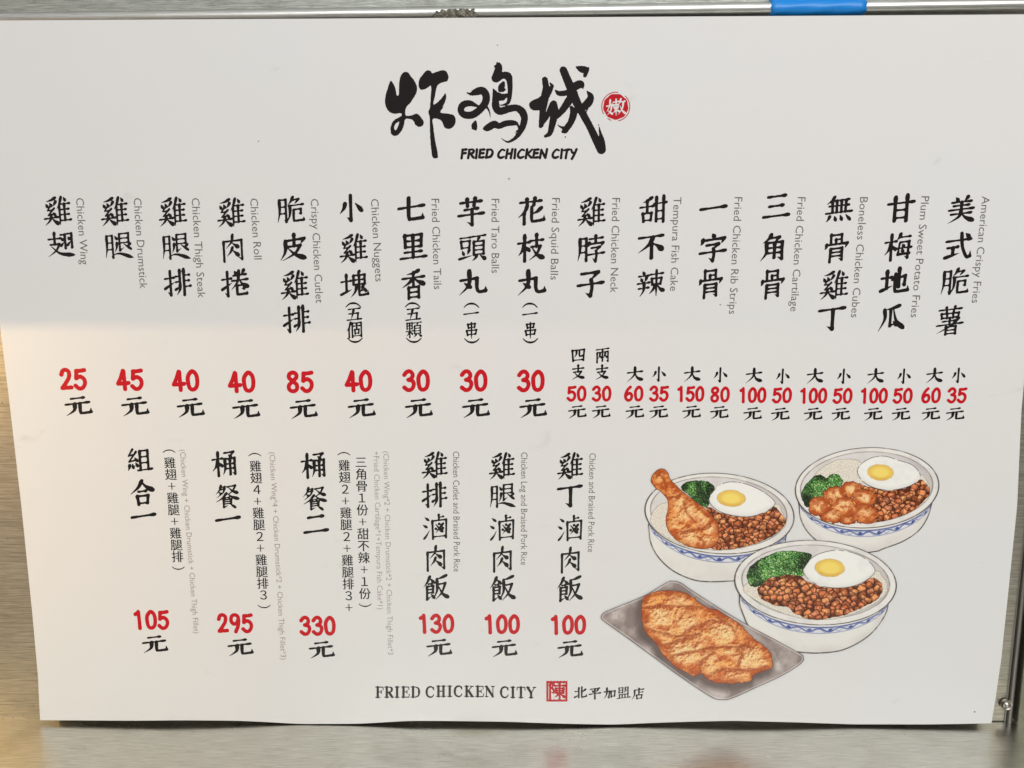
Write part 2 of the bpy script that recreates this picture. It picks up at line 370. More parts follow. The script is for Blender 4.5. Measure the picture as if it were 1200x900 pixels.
# paper white with faint scuffs and a yellowed tint in soft patches
n1 = noise(t, 7, 2, .5); n2 = noise(t, 26, 5, .62, (1, 1, 1.6), (3, 0, 1), .6)
c1 = mixc(t, smooth(t, n1, .35, .65), (.772, .765, .762), (.762, .771, .772))
sc = mth(t, 'MULTIPLY', smooth(t, n2, .65, .76), .3)
c2 = mixc(t, sc, c1, (.52, .51, .49))
t.links.new(c2, b.inputs['Base Color'])
t.links.new(mth(t, 'ADD', mth(t, 'MULTIPLY', n2, .12), COAT_R - .05), b.inputs['Coat Roughness'])
M_black = ink('black_print', (22, 19, 18)); M_red = ink('red_print', (188, 14, 28)); M_grey = ink('grey_print', (104, 100, 98))
M_faint = ink('pale_grey_print', (146, 138, 133)); M_seal = ink('seal_red_print', (178, 22, 34))
M_print, t, b = new_mat('colour_print'); laminate(b)
vc = nd(t, 'ShaderNodeVertexColor'); vc.layer_name = 'print'; t.links.new(vc.outputs['Color'], b.inputs['Base Color'])
def steel(name, base, rough, grain, bumpk=.12, dirt=(.25, .22, .15), dirt_amt=.35, seed=0, con=(.86, 1.1)):
    """brushed stainless steel: grain along one axis, smears and specks of dirt"""
    m, t, b = new_mat(name)
    b.inputs['Metallic'].default_value = 1
    g = noise(t, 60, 4, .7, grain, (seed, seed, 0)); g2 = noise(t, 9, 4, .6, tuple(.25 * x + .5 for x in grain), (0, seed, 2))
    sm = noise(t, 14, 5, .65, (1, 1, 1), (seed + 2, 0, 0), .8)
    cc = mixc(t, smooth(t, g, .3, .7), tuple(con[0] * x for x in base), tuple(min(1, con[1] * x) for x in base))
    cc = mixc(t, mth(t, 'MULTIPLY', smooth(t, sm, .52, .8), dirt_amt), cc, dirt)
    sp = noise(t, 420, 2, .5, (1, 1, 1), (0, 0, seed)); sp = mth(t, 'MULTIPLY', smooth(t, sp, .70, .76), mth(t, 'MULTIPLY', smooth(t, sm, .45, .62), .7))
    cc = mixc(t, sp, cc, (.10, .08, .05))
    t.links.new(cc, b.inputs['Base Color'])
    r = mth(t, 'ADD', mth(t, 'MULTIPLY', g2, .22), rough - .11); r = mth(t, 'ADD', r, mth(t, 'MULTIPLY', sm, .12))
    t.links.new(r, b.inputs['Roughness'])
    bp = nd(t, 'ShaderNodeBump'); bp.inputs['Strength'].default_value = bumpk; bp.inputs['Distance'].default_value = .0002
    t.links.new(g, bp.inputs['Height']); t.links.new(bp.outputs[0], b.inputs['Normal'])
    return m
M_front = steel('brushed_steel_front', (.50, .47, .40), .36, (1, 1, 26), .4, (.22, .18, .09), .5, seed=1, con=(.7, 1.2))
M_top = steel('brushed_steel_top', (.60, .60, .57), .33, (1.2, 22, 22), .3, seed=4)
M_upper = steel('scratched_steel', (.40, .42, .385), .42, (2, 1, 90), .8, (.13, .13, .09), .8, seed=11, con=(.5, 1.35))
M_counter = steel('brushed_steel_counter', (.63, .62, .555), .25, (1, 26, 1), .16, (.36, .32, .22), .55, seed=7, con=(.76, 1.14))
M_trim = steel('worn_steel_trim', (.27, .255, .24), .32, (24, 24, 1), .2, (.13, .12, .07), .5, seed=3)
M_side = steel('dull_steel_side', (.31, .31, .25), .42, (20, 20, 1), .2, (.2, .19, .1), .5, seed=9)
M_screw = steel('screw_steel', (.5, .47, .42), .3, (1, 1, 1), .05, seed=5)
M_seam, t, b = new_mat('black_sealant'); b.inputs['Roughness'].default_value = .6
sn = noise(t, 160, 3); t.links.new(mixc(t, sn, (.008, .008, .007), (.04, .035, .025)), b.inputs['Base Color'])
M_glue, t, b = new_mat('glue_residue'); b.inputs['Roughness'].default_value = .75
gn = noise(t, 330, 4, .7); t.links.new(mixc(t, smooth(t, gn, .4, .62), (.09, .085, .065), (.30, .285, .23)), b.inputs['Base Color'])
M_tape, t, b = new_mat('blue_tape'); b.inputs['Roughness'].default_value = .38
tn = noise(t, 90, 3); t.links.new(mixc(t, tn, (.004, .22, .68), (.008, .26, .76)), b.inputs['Base Color'])
bp = nd(t, 'ShaderNodeBump'); bp.inputs['Strength'].default_value = .15; bp.inputs['Distance'].default_value = .0006
t.links.new(noise(t, 55, 3), bp.inputs['Height']); t.links.new(bp.outputs[0], b.inputs['Normal'])
# ================================================================ steel counter front
PY = .006                                # front face of the steel, behind the poster
def ray(px, py):
    a = (px - 600) / FPX; bb = (450 - py) / FPX
    return Vector((a, CP + bb * SP, -SP + bb * CP))
def hit_y(px, py, y):
    r = ray(px, py); t_ = (y - CAM.y) / r.y; return CAM + r * t_
def hit_z(px, py, z):
    r = ray(px, py); t_ = (z - CAM.z) / r.z; return CAM + r * t_
RB = .0040; ZB_ = hit_y(600, 12.6, PY - RB).z       # half-round bead above the poster
ZC = hit_y(600, 846.0, PY).z               # where the counter meets the panel
def extrude_x(name, prof, x0, x1, mat, parent=None, nx=1, tilt=0.0):
    vs, fs = [], []
    n = len(prof)
    for i in range(nx + 1):
        x = x0 + (x1 - x0) * i / nx
        for y, z in prof: vs.append((x, y, z + tilt * x))
    for i in range(nx):
        for j in range(n - 1):
            fs.append((i * n + j, i * n + j + 1, (i + 1) * n + j + 1, (i + 1) * n + j))
    return mesh(name, vs, fs, mat, parent, smooth_=True)
XL, XR = -.5, hit_y(1176, 846, PY).x
TILT_T = .0135
def bead_point(ph):
    """point and outward normal on the half-round bead, ph from -90 (bottom) to 90 degrees (top)"""
    a = math.radians(ph)
    return PY - RB * math.cos(a), ZB_ + RB * math.sin(a), -math.cos(a), math.sin(a)
face = [(PY, ZC + .0003)] + [(PY, ZC + (ZB_ - RB - .008 - ZC) * k / 12) for k in range(1, 13)]
rim_prof = [(PY + .0001, ZB_ - RB - .012), (PY, ZB_ - RB - .0004)] + [bead_point(-90 + 180 * k / 20)[:2] for k in range(21)] + [(PY + .0004, ZB_ + RB + .0003)]
XFR = .5
root = bpy.data.objects.new('stainless_panel', None); C.objects.link(root)
thing(root, 'brushed steel counter front with a beaded upper rim, behind the white menu poster', 'panel')
# front face ends at the corner trim; the rounded rim runs on above it
extrude_x('front_panel', face, XL, XR, M_front, root, 8)
extrude_x('beaded_rim', rim_prof, XL, XFR, M_top, root, 12, TILT_T)
extrude_x('upper_panel', [(PY + .0003, ZB_ + RB - .0004), (PY - .0004, ZB_ + .02), (PY - .001, ZB_ + .09)], XL, XFR, M_upper, root, 12, TILT_T)
# dark sealant bead in the joint with the counter
sv, sf = [], []
for i in range(121):
    x = XL + (.5 - XL) * i / 120
    rr = .0007 + .00018 * math.sin(i * 1.9) + .0001 * math.sin(i * .7)
    for k in range(7):
        a = -math.pi / 2 + math.pi * k / 6
        sv.append((x, PY + .0004 - rr * math.cos(a), ZC + .0004 + rr * .8 * math.sin(a)))
for i in range(120):
    for k in range(6): sf.append((i * 7 + k, i * 7 + k + 1, (i + 1) * 7 + k + 1, (i + 1) * 7 + k))
mesh('sealant_bead', sv, sf, M_seam, root, smooth_=True)
# patch of old glue on the rim, an uneven crust
rng = np.random.default_rng(4)
p0, p1 = hit_y(508, 17, PY), hit_y(558, 17, PY)
gx = np.linspace(-1.15, 1.15, 93); gy = np.linspace(-1.3, 1.3, 41)
GX, GY = np.meshgrid(gx, gy)
gf = 1 - np.abs(GX) ** 5 - np.abs(GY + .2 * GX) ** 3 + .55 * np.sin(GX * 17 + 2 * np.sin(GY * 5)) * np.sin(GY * 6 + GX * 5) - .3 * (np.sin(GX * 41) * np.sin(GY * 13 + 3 * GX) > .35)
gv, gfc = march(gf, gx, gy)
v3 = []
for x, y in gv:
    yy, zz, ny, nz_ = bead_point(-28 - y * 46)
    xx = (p0.x + p1.x) / 2 + x * (p1.x - p0.x) / 2
    h = .0002 + .0002 * (math.sin(x * 33) * math.sin(y * 11) > 0)
    v3.append((xx, yy + ny * h, zz + nz_ * h + TILT_T * xx))
mesh('glue_residue', v3, gfc, M_glue, root)
# ---------------------------------------------------------------- counter
CY0 = -.55
rows = 24
vs = []; fs = []
for j in range(rows + 1):
    y = PY + .012 + (CY0 - PY - .012) * (j / rows) ** 1.5
    for i in range(41):
        x = -.6 + 1.2 * i / 40
        vs.append((x, y, ZC - .0002 - TILT_B * x + .00012 * math.sin(x * 31 + 1) * math.sin(y * 40)))
for j in range(rows):
    for i in range(40):
        a = j * 41 + i; fs.append((a, a + 1, a + 42, a + 41))
o = mesh('steel_counter', vs, fs, M_counter, None, smooth_=True)
sol = o.modifiers.new('thick', 'SOLIDIFY'); sol.thickness = .0015; sol.offset = -1 if True else 1
thing(o, 'flat steel counter along the bottom, mirroring the hem of the menu poster', 'counter')
# ---------------------------------------------------------------- corner trim right of the poster
def bar(name, prof, z0, z1, mat, parent=None, smooth_=True):
    """vertical strip: profile in (x, y) swept from z0 to z1"""
    n = len(prof); vs = []; fs = []
    K = 20
    for k in range(K + 1):
        z = z0 + (z1 - z0) * k / K
        for x, y in prof: vs.append((x, y, z))
    for k in range(K):
        for j in range(n - 1):
            fs.append((k * n + j, k * n + j + 1, (k + 1) * n + j + 1, (k + 1) * n + j))
    return mesh(name, vs, fs, mat, parent, smooth_=smooth_)
XT0 = XR + .0002; ZT1 = ZB_ - RB - .004; ZT0 = ZC + .0004
tr = bpy.data.objects.new('corner_trim', None); C.objects.link(tr); tr.location = (XT0, PY, ZT0)
thing(tr, 'narrow worn steel corner strip with a rounded bead, right of the menu poster', 'corner strip')
arc = [(XT0, PY), (XT0, PY - .0006)]
for k in range(11):
    a = math.pi * k / 10
    arc.append((XT0 + .0022 - .0018 * math.cos(a), PY - .0008 - .0022 * math.sin(a)))
arc += [(XT0 + .0042, PY + .006)]
ob = bar('bead_strip', arc, ZT0, ZT1, M_trim, tr); ob.matrix_parent_inverse = Matrix.Translation(tr.location).inverted()
gr = bar('dark_groove', [(XT0 + .0043, PY + .0045), (XT0 + .0072, PY + .0045)], ZT0, ZT1, M_seam, tr); gr.matrix_parent_inverse = Matrix.Translation(tr.location).inverted()
# screw head with a slot ring at the foot of the strip
sc_ = hit_y(1179.5, 826, PY - .0022)
def lathe(name, rings, centre, mat, parent, seg=32):
    vs, fs = [], []
    for r, h in rings:
        for k in range(seg):
            a = 2 * math.pi * k / seg
            vs.append((centre.x + r * math.cos(a), centre.y - h, centre.z + r * math.sin(a)))
    for j in range(len(rings) - 1):
        for k in range(seg):
            fs.append((j * seg + k, j * seg + (k + 1) % seg, (j + 1) * seg + (k + 1) % seg, (j + 1) * seg + k))
    o = mesh(name, vs, fs, mat, parent, smooth_=True)
    return o
so = lathe('screw', [(.0034, -.0012), (.0034, .0004), (.0030, .0012), (.0024, .0010), (.0021, .0003), (.0017, .0004), (.0013, .0012), (.0006, .0016), (.00005, .0017)], sc_, M_screw, tr)
so.matrix_parent_inverse = Matrix.Translation(tr.location).inverted()
# ---------------------------------------------------------------- side panel beyond the groove
xs0 = XT0 + .0071
sp = bar('steel_side_panel', [(xs0, PY + .005), (xs0, PY - .0012), (xs0 + .0006, PY - .002), (xs0 + .004, PY - .0021), (xs0 + .05, PY - .0021), (xs0 + .12, PY - .0021)], ZT0, ZT1, M_side)
thing(sp, 'olive grey steel panel at the right edge beyond the dark groove', 'panel')
# ---------------------------------------------------------------- blue tape over the rim
tv, tf = [], []
ta, tb = hit_y(901, 12, PY).x, hit_y(1012, 12, PY).x
path = [(PY - .0003, ZB_ + RB + .0005 + .04 * k / 12, -1, 0) for k in range(12, -1, -1)] + [bead_point(80 - 160 * k / 16) for k in range(17)]
for q, (yy, zz, ny, nz_) in enumerate(path):
    for i in range(15):
        x = ta + (tb - ta) * i / 14 + (.0003 * math.sin(q * 1.1) if i in (0, 14) else 0)
        h = .0003 + .0001 * math.sin(i * 1.1 + q * .8)
        tv.append((x, yy + ny * h, zz + nz_ * h + TILT_T * x))
nr = len(tv) // 15
for j in range(nr - 1):
    for i in range(14): tf.append((j * 15 + i, j * 15 + i + 1, (j + 1) * 15 + i + 1, (j + 1) * 15 + i))
o = mesh('adhesive_tape', tv, tf, M_tape, None, smooth_=True)
sol = o.modifiers.new('thick', 'SOLIDIFY'); sol.thickness = .00018; sol.offset = 1
thing(o, 'bright blue strip of tape stuck across the steel bead above the poster', 'tape')
# ================================================================ the menu poster
poster = bpy.data.objects.new('menu_poster', None); C.objects.link(poster)
thing(poster, 'glossy white fried chicken menu poster with black brush lettering, red prices and food pictures', 'menu poster')
LX = [(-60, 20), (-42, 20), (1.7, 396), (11, 471), (25, 593), (38, 721), (44.5, 793), (47, 846), (47, 900)]
RX = [(1239, 15), (1197, 481), (1192, 593), (1181, 700), (1173, 772), (1161, 846), (1160, 900)]
BY = [(-100, 843.5), (60, 844), (210, 843), (280, 844.5), (350, 848.5), (420, 848), (480, 844.5), (600, 845), (720, 848.5), (790, 846.5), (860, 844.5), (930, 846), (1000, 848.5), (1080, 848), (1162, 846.5), (1300, 846)]
NA, NB = 180, 130
aa = np.linspace(0, 1, NA + 1); bb = np.linspace(0, 1, NB + 1)
A, B = np.meshgrid(aa, bb)
x0 = -40 + 1280 * A
def sm_interp(x, pts):
    px_, py_ = zip(*pts)
    k = np.linspace(px_[0], px_[-1], 400); y = np.interp(k, px_, py_)
    ker = np.hanning(13); ker /= ker.sum()
    ys_ = np.convolve(np.pad(y, 6, mode='edge'), ker, 'valid')
    return np.interp(x, k, ys_)
ytop = 24 - 7 * (x0 / 1200)
xg = 47 + (1161 - 47) * A
Yp = ytop + (sm_interp(x0 * (1 - B) + xg * B, BY) - ytop) * B
xl = np.interp(Yp, [y for x, y in LX[1:]], [x for x, y in LX[1:]]); xr = np.interp(Yp, [y for x, y in RX], [x for x, y in RX])
Xp = xl + (xr - xl) * A
uu, vv = inv(Xp, Yp)
front = P3(uu, vv).reshape(-1, 3); back = front + np.array([0, PAPER, 0])
n1_ = NA + 1; nf = len(front); fs = []
for j in range(NB):
    for i in range(NA):
        a = j * n1_ + i
        fs.append((a, a + n1_, a + n1_ + 1, a + 1)); fs.append((nf + a, nf + a + 1, nf + a + n1_ + 1, nf + a + n1_))
rim_ = [i for i in range(n1_)] + [j * n1_ + NA for j in range(1, NB + 1)] + [NB * n1_ + i for i in range(NA - 1, -1, -1)] + [j * n1_ for j in range(NB - 1, 0, -1)]
for k in range(len(rim_)):
    a, b_ = rim_[k], rim_[(k + 1) % len(rim_)]
    fs.append((a, b_, nf + b_, nf + a))
mesh('sheet', np.vstack([front, back]), fs, M_paper, poster, smooth_=True)
# ---------------------------------------------------------------- lettering
class Ink:
    """collects flat glyphs on the poster, then builds them as one printed part"""
    def __init__(self): self.v = []; self.f = []; self.n = 0
    def add(self, uv, faces, lift=INKZ):
        p = P3(uv[:, 0], uv[:, 1], lift)
        self.v.append(p); self.f += [[i + self.n for i in f] for f in faces]; self.n += len(p)
    def build(self, name, mat, parent=None, label=None):
        o = mesh(name, np.vstack(self.v), self.f, mat, parent or poster)
        if label: o['label'] = label
        return o
def local(px, py):
    u, v = inv(px, py); u1, _ = inv(px + 1, py); _, v1 = inv(px, py + 1)
    return float(u), float(v), float(u1 - u), float(v1 - v)
def put(I, ch, px, py, size, height=None, **kw):
    """brush character centred on a photo pixel; size in photo pixels"""
    V, F = glyph(ch, **kw)
    u, v, su, sv = local(px, py)
    sx = kw.get('sx', 1.0)
    wx = height if size is None else size
    I.add(np.column_stack([u + (V[:, 0] - 50 * sx) / 100 * wx * su, v + (V[:, 1] - 50) / 100 * (height or size) * sv]), F)
def number(I, txt, px, py, wpx, hpx):
    """price digits: width wpx and height hpx over all digits"""
    n = len(txt); cell = wpx / n
    sx = (cell * 1.0 / hpx)
    for k, ch in enumerate(txt):
        put(I, ch, px - wpx / 2 + cell * (k + .5), py, None, hpx * .90, weight=10.4, slant=.03, sx=sx)
_ft = {}
def font_glyph(ch, off):
    if (ch, off) not in _ft:
        c = bpy.data.curves.new('t', 'FONT'); c.body = ch; c.resolution_u = 3; c.offset = 0
        o = bpy.data.objects.new('t', c); C.objects.link(o)
        m = bpy.data.meshes.new_from_object(o.evaluated_get(bpy.context.evaluated_depsgraph_get()))
        V = np.array([(v.co.x, v.co.y) for v in m.vertices], float).reshape(-1, 2)
        F = [list(p.vertices) for p in m.polygons]
        C.objects.unlink(o); bpy.data.objects.remove(o); bpy.data.curves.remove(c); bpy.data.meshes.remove(m)
        _ft[(ch, off)] = (V, F)
    return _ft[(ch, off)]
ADV = {}
def text_line(txt, off):
    """(V, F, width) of a line of sans lettering, cap height about .7"""
    c = bpy.data.curves.new('t', 'FONT'); c.body = txt; c.resolution_u = 2; c.offset = off
    o = bpy.data.objects.new('t', c); C.objects.link(o)
    m = bpy.data.meshes.new_from_object(o.evaluated_get(bpy.context.evaluated_depsgraph_get()))
    V = np.array([(v.co.x, v.co.y) for v in m.vertices], float); F = [list(p.vertices) for p in m.polygons]
    C.objects.unlink(o); bpy.data.objects.remove(o); bpy.data.curves.remove(c); bpy.data.meshes.remove(m)
    return V, F
def english(I, txt, a, b, cap, off=-.002):
    """sideways line of translation running down from photo pixel a to b (centre line)"""
    V, F = text_line(txt, off)
    (ua, va), (ub, vb) = inv(*a), inv(*b)
    d = np.array([ub - ua, vb - va], float); Ln = np.hypot(*d); d /= Ln
    q = np.array([d[1], -d[0]])            # right of the reading direction turned sideways = letter up
    x0_, x1_ = V[:, 0].min(), V[:, 0].max()
    X = (V[:, 0] - x0_) / (x1_ - x0_) * Ln; Y = (V[:, 1] - .30) / .69 * cap * local(*a)[2]
    I.add(np.array([ua, va]) + X[:, None] * d + Y[:, None] * q, F)
def sans_column(I, txt, a, b, size):
    """thin upright column of characters between the centres of its first and last"""
    n = len(txt)
    for k, ch in enumerate(txt):
        t_ = k / (n - 1); px = a[0] + (b[0] - a[0]) * t_; py = a[1] + (b[1] - a[1]) * t_
        u, v, su, sv = local(px, py)
        if ch in '()':
            th = np.linspace(math.radians(35), math.radians(145), 15)
            s = -1 if ch == '(' else 1
            ctr = np.column_stack([np.cos(th) * .62, s * (np.sin(th) * .5 - .42)])
            rad = np.interp(np.arange(15), [0, 7, 14], [.03, .05, .03])
            xs_ = np.arange(-.75, .75, .05); X_, Y_ = np.meshgrid(xs_, xs_)
            V, F = march(seg_field(X_, Y_, ctr, rad), xs_, xs_)
            I.add(np.column_stack([u + V[:, 0] * size * su, v + V[:, 1] * size * sv]), F); continue
        wide = {'+': '＋'}.get(ch, chr(ord(ch) + 0xFEE0) if ch.isdigit() else ch)
        V, F = font_glyph(wide, 0)
        cx, cy = (V.min(0) + V.max(0)) / 2
        k_ = size * (1.0 if not ch.isascii() else 1.0) * (.78 if ch == '+' else 1)
        if not ch.isascii(): cx, cy = .5, .38
        for dx_, lf in ((-.17, 1), (.17, 1.5)): I.add(np.column_stack([u + dx_ + (V[:, 0] - cx) * k_ * su, v - (V[:, 1] - cy) * k_ * sv]), F, INKZ * lf)
def bracket_note(I, chars, pts, size):
    """small brush note in upright round brackets"""
    for ch, (px, py) in zip(chars, pts):
        if ch in '()':
            u, v, su, sv = local(px, py)
            s = -1 if ch == '(' else 1
            ctr = np.array([(-.5, -s * .13), (-.27, s * .07), (0, s * .13), (.27, s * .07), (.5, -s * .13)]); ctr = catmull(ctr, 5)
            rad = np.interp(np.arange(len(ctr)), [0, len(ctr) / 2, len(ctr)], [.03, .075, .03])
            xs_ = np.arange(-.65, .66, .05); X_, Y_ = np.meshgrid(xs_, xs_)
            V, F = march(seg_field(X_, Y_, ctr, rad), xs_, xs_)
            I.add(np.column_stack([u + V[:, 0] * size * su, v + V[:, 1] * size * sv]), F)
        else: put(I, ch, px, py, size * (1.0 if ch not in '五一' else .95), size * (.85 if ch in '五一' else 1.0))
# single dishes: characters with their centres, translation line, bracket note
BIG = 33
dishes = [
 ('雞翅', [(67, 247), (71, 287)], 'Chicken Wing', (93, 232), (99, 310), None),
 ('雞腿', [(134, 247.5), (138, 288)], 'Chicken Drumstick', (160.5, 232), (168, 338), None),
 ('雞腿排', [(202, 248), (205, 289), (208, 331)], 'Chicken Thigh Steak', (228.5, 232), (236, 349), None),
 ('雞肉捲', [(270.5, 249), (272.5, 290), (275, 332)], 'Chicken Roll', (297, 232.5), (302, 304), None),
 ('脆皮雞排', [(340, 246), (343, 289.5), (345, 334), (347.5, 374)], 'Crispy Chicken Cutlet', (368, 233), (374, 355), None),
 ('小雞塊', [(411, 244), (414, 291), (415, 333)], 'Chicken Nuggets', (438.5, 233), (444, 330), ('(五個)', [(414, 357.5), (415, 368), (415, 386), (416, 398.5)])),
 ('七里香', [(482, 244.5), (484, 288.5), (484.5, 333)], 'Fried Chicken Tails', (509.5, 233), (512.5, 339), ('(五顆)', [(483.5, 357.5), (484, 368), (484.5, 386), (485, 398.5)])),
 ('芋頭丸', [(552, 248), (553, 290), (553, 331)], 'Fried Taro Balls', (580, 233), (580, 320), ('(一串)', [(552.5, 358), (552, 367), (552.5, 387), (553, 399)])),
 ('花枝丸', [(622, 247), (622, 290), (622, 331)], 'Fried Squid Balls', (651, 232), (649, 328), ('(一串)', [(621, 358), (621, 367.5), (621.5, 387), (621.5, 399)])),
 ('雞脖子', [(693, 248), (692, 291.5), (692, 332)], 'Fried Chicken Neck', (721.5, 232), (719, 343), None),
 ('甜不辣', [(765, 245.5), (763, 288), (762, 332)], 'Tempura Fish Cake', (793.5, 231), (789, 341), None),
 ('一字骨', [(836, 243), (835, 289.5), (832.5, 332)], 'Fried Chicken Rib Strips', (865, 231), (858, 368), None),
 ('三角骨', [(910, 241.5), (906.5, 289.5), (905, 332.5)], 'Fried Chicken Cartilage', (939, 231), (930, 365), None),
 ('無骨雞丁', [(983, 245), (980, 290), (977.5, 334), (974.5, 372.5)], 'Boneless Chicken Cubes', (1012, 231), (1001, 372), None),
 ('甘梅地瓜', [(1055.5, 244), (1052, 289), (1048, 329.5), (1044.5, 373)], 'Plum Sweet Potato Fries', (1084, 230), (1071, 372), None),
 ('美式脆薯', [(1126.5, 245.5), (1123, 288.5), (1118.5, 330), (1113, 375)], 'American Crispy Fries', (1155, 230), (1142.5, 355), None),
 ('雞排滷肉飯', [(509, 545), (509, 580), (510, 617), (510.5, 653.5), (510.5, 688.5)], 'Chicken Cutlet and Braised Pork Rice', (534, 529), (535, 670), None),
 ('雞腿滷肉飯', [(588, 546), (588, 581), (588.5, 618), (588.5, 654.5), (588.5, 689.5)], 'Chicken Leg and Braised Pork Rice', (614, 530), (613.5, 662), None),
 ('雞丁滷肉飯', [(668, 546), (667.5, 580.5), (668, 618.5), (668, 655.5), (667, 690)], 'Chicken and Braised Pork Rice', (694, 531), (692, 647), None),
 ('組合一', [(163, 539), (166.5, 577), (168, 604)], '(Chicken Wing + Chicken Drumstick + Chicken Thigh Fillet)', (213.5, 527), (230, 742), None),
 ('桶餐一', [(262.5, 543), (266, 581), (267, 607.5)], '(Chicken Wing*4 + Chicken Drumstick*2 + Chicken Thigh Fillet*3)', (318.5, 530), (332, 773), None),
 ('桶餐二', [(367, 545), (368.5, 583.5), (370, 613)], None, None, None, None),
]
FLAT = {'一': .62, '二': .8, '三': .86, '丁': .92, '小': .92, '七': .92, '四': .9}
names = {}
for txt, pts, en, a, b_, note in dishes:
    small = pts[0][1] > 500
    I = Ink()
    for ch, (px, py) in zip(txt, pts):
        sz = (28.5 if small else 31)
        wd = sz * (.96 if ch not in '肉小骨香' else .87); ht = sz * (1.0 if ch in '雞薯骨字芋香' else .95) * (.94 if ch in '七丁丸不' else 1)
        V, F = glyph('子0' if ch == '子' else ch)
        u, v, su, sv = local(px, py)
        I.add(np.column_stack([u + (V[:, 0] - 50) / 100 * wd * su, v + (V[:, 1] - 50) / 100 * ht * sv]), F)
    low_en = (en or 'second bucket meal').lower().strip('(').split('*')[0].split(' +')[0].rstrip(')')
    o = I.build('dish_name', M_black, None, 'black brush characters naming the ' + low_en)
    names[txt] = o
    if en:
        J = Ink(); long_ = en[0] == '('
        english(J, en, a, b_, 6.6 if long_ else (7.6 if small else 9.2), -.001 if not long_ else -.004)
        J.build('dish_translation', M_faint if long_ else M_grey, o, 'grey sideways line reading ' + en.split(' + ')[0])
    if note:
        J = Ink(); bracket_note(J, note[0], note[1], 17.5); J.build('serving_note', M_black, o)
J = Ink(); english(J, '(Chicken Wing*2 + Chicken Drumstick*2 + Chicken Thigh Fillet*3', (452, 529), (457.5, 767), 6.6, -.008)
english(J, '+Fried Chicken Cartilage*1+Tempura Fish Cake*1)', (440.5, 529), (445.5, 714), 6.6, -.008)
J.build('dish_translation', M_faint, names['桶餐二'])
for key, cols_ in (('組合一', [('(雞翅+雞腿+雞腿排)', (198, 528.5), (209, 666))]),
                   ('桶餐一', [('(雞翅4+雞腿2+雞腿排3)', (298.5, 532.5), (309.5, 711))]),
                   ('桶餐二', [('(雞翅2+雞腿2+雞腿排3+', (403, 531.5), (409, 712)), ('三角骨1份+甜不辣+1份)', (423, 541.5), (428, 709.5))])):
    J = Ink()
    for txt, a, b_ in cols_: sans_column(J, txt, a, b_, 14.2)
    J.build('contents_note', M_black, names[key])
# prices
prices = [('25', 85.6, 444, 91, 474.5), ('45', 152, 444.5, 157.5, 475), ('40', 217.3, 445.5, 222.5, 476.5), ('40', 283, 447, 287.5, 478),
 ('85', 351.5, 447, 355, 478), ('40', 420, 446, 423, 477), ('30', 487.5, 445.7, 490, 477), ('30', 555, 445.7, 557, 477), ('30', 622, 446, 624, 477)]
for txt, px, py, qx, qy in prices:
    I = Ink(); number(I, txt, px, py, 33, 26.5); o = I.build('price', M_red, None, 'red price ' + txt)
    J = Ink(); put(J, '元', qx, qy, 28, 22.5); J.build('currency_character', M_black, o)
smallp = [('50', 675.7, 461, 676, 481.7, '四支', [(677.5, 416), (677.5, 436)]), ('30', 705, 461, 704, 481.7, '兩支', [(706, 416), (705.5, 436)]),
 ('60', 742.5, 461, 743.5, 482, '大', [(744, 438.5)]), ('35', 772.3, 461, 771.5, 482, '小', [(772, 438.5)]),
 ('150', 809, 461.3, 810, 482, '大', [(811, 438.5)]), ('80', 843.7, 462, 842.5, 482.6, '小', [(844, 439.5)]),
 ('100', 881.7, 462.7, 881.5, 484, '大', [(883.5, 440)]), ('50', 916.5, 463, 914, 484.5, '小', [(917, 441)]),
 ('100', 953, 463.4, 952.5, 484.5, '大', [(955, 440.5)]), ('50', 987.5, 463.6, 985, 484.5, '小', [(988.5, 441)]),
 ('100', 1024, 463.5, 1023, 484.5, '大', [(1026, 440.5)]), ('50', 1058, 463.5, 1055.5, 484.5, '小', [(1059, 441)]),
 ('60', 1091, 463, 1090.5, 484.2, '大', [(1095, 440)]), ('35', 1121.5, 463, 1119, 484.2, '小', [(1123, 440)])]
for txt, px, py, qx, qy, por, pp in smallp:
    I = Ink(); number(I, txt, px, py, 33 if len(txt) == 3 else 23.5, 19); o = I.build('price', M_red, None, 'small red price ' + txt)
    J = Ink(); put(J, '元', qx, qy, 19, 15); J.build('currency_character', M_black, o)
    J = Ink()
    for ch, (x_, y_) in zip(por, pp): put(J, ch, x_, y_, 15.5 if ch != '大' else 18, 16)
    J.build('portion_character', M_black, o)
for txt, px, py, qx, qy in [('105', 177, 726, 181, 753.5), ('295', 275.3, 730, 281, 757.3), ('330', 372, 733, 376.3, 760.3), ('130', 511, 730.5, 514, 757.7), ('100', 588, 731, 590.5, 758.3), ('100', 665.5, 731.7, 667.5, 759)]:
    I = Ink(); number(I, txt, px, py, 43, 23.5); o = I.build('price', M_red, None, 'red three digit price ' + txt)
    J = Ink(); put(J, '元', qx, qy, 26, 20); J.build('currency_character', M_black, o)
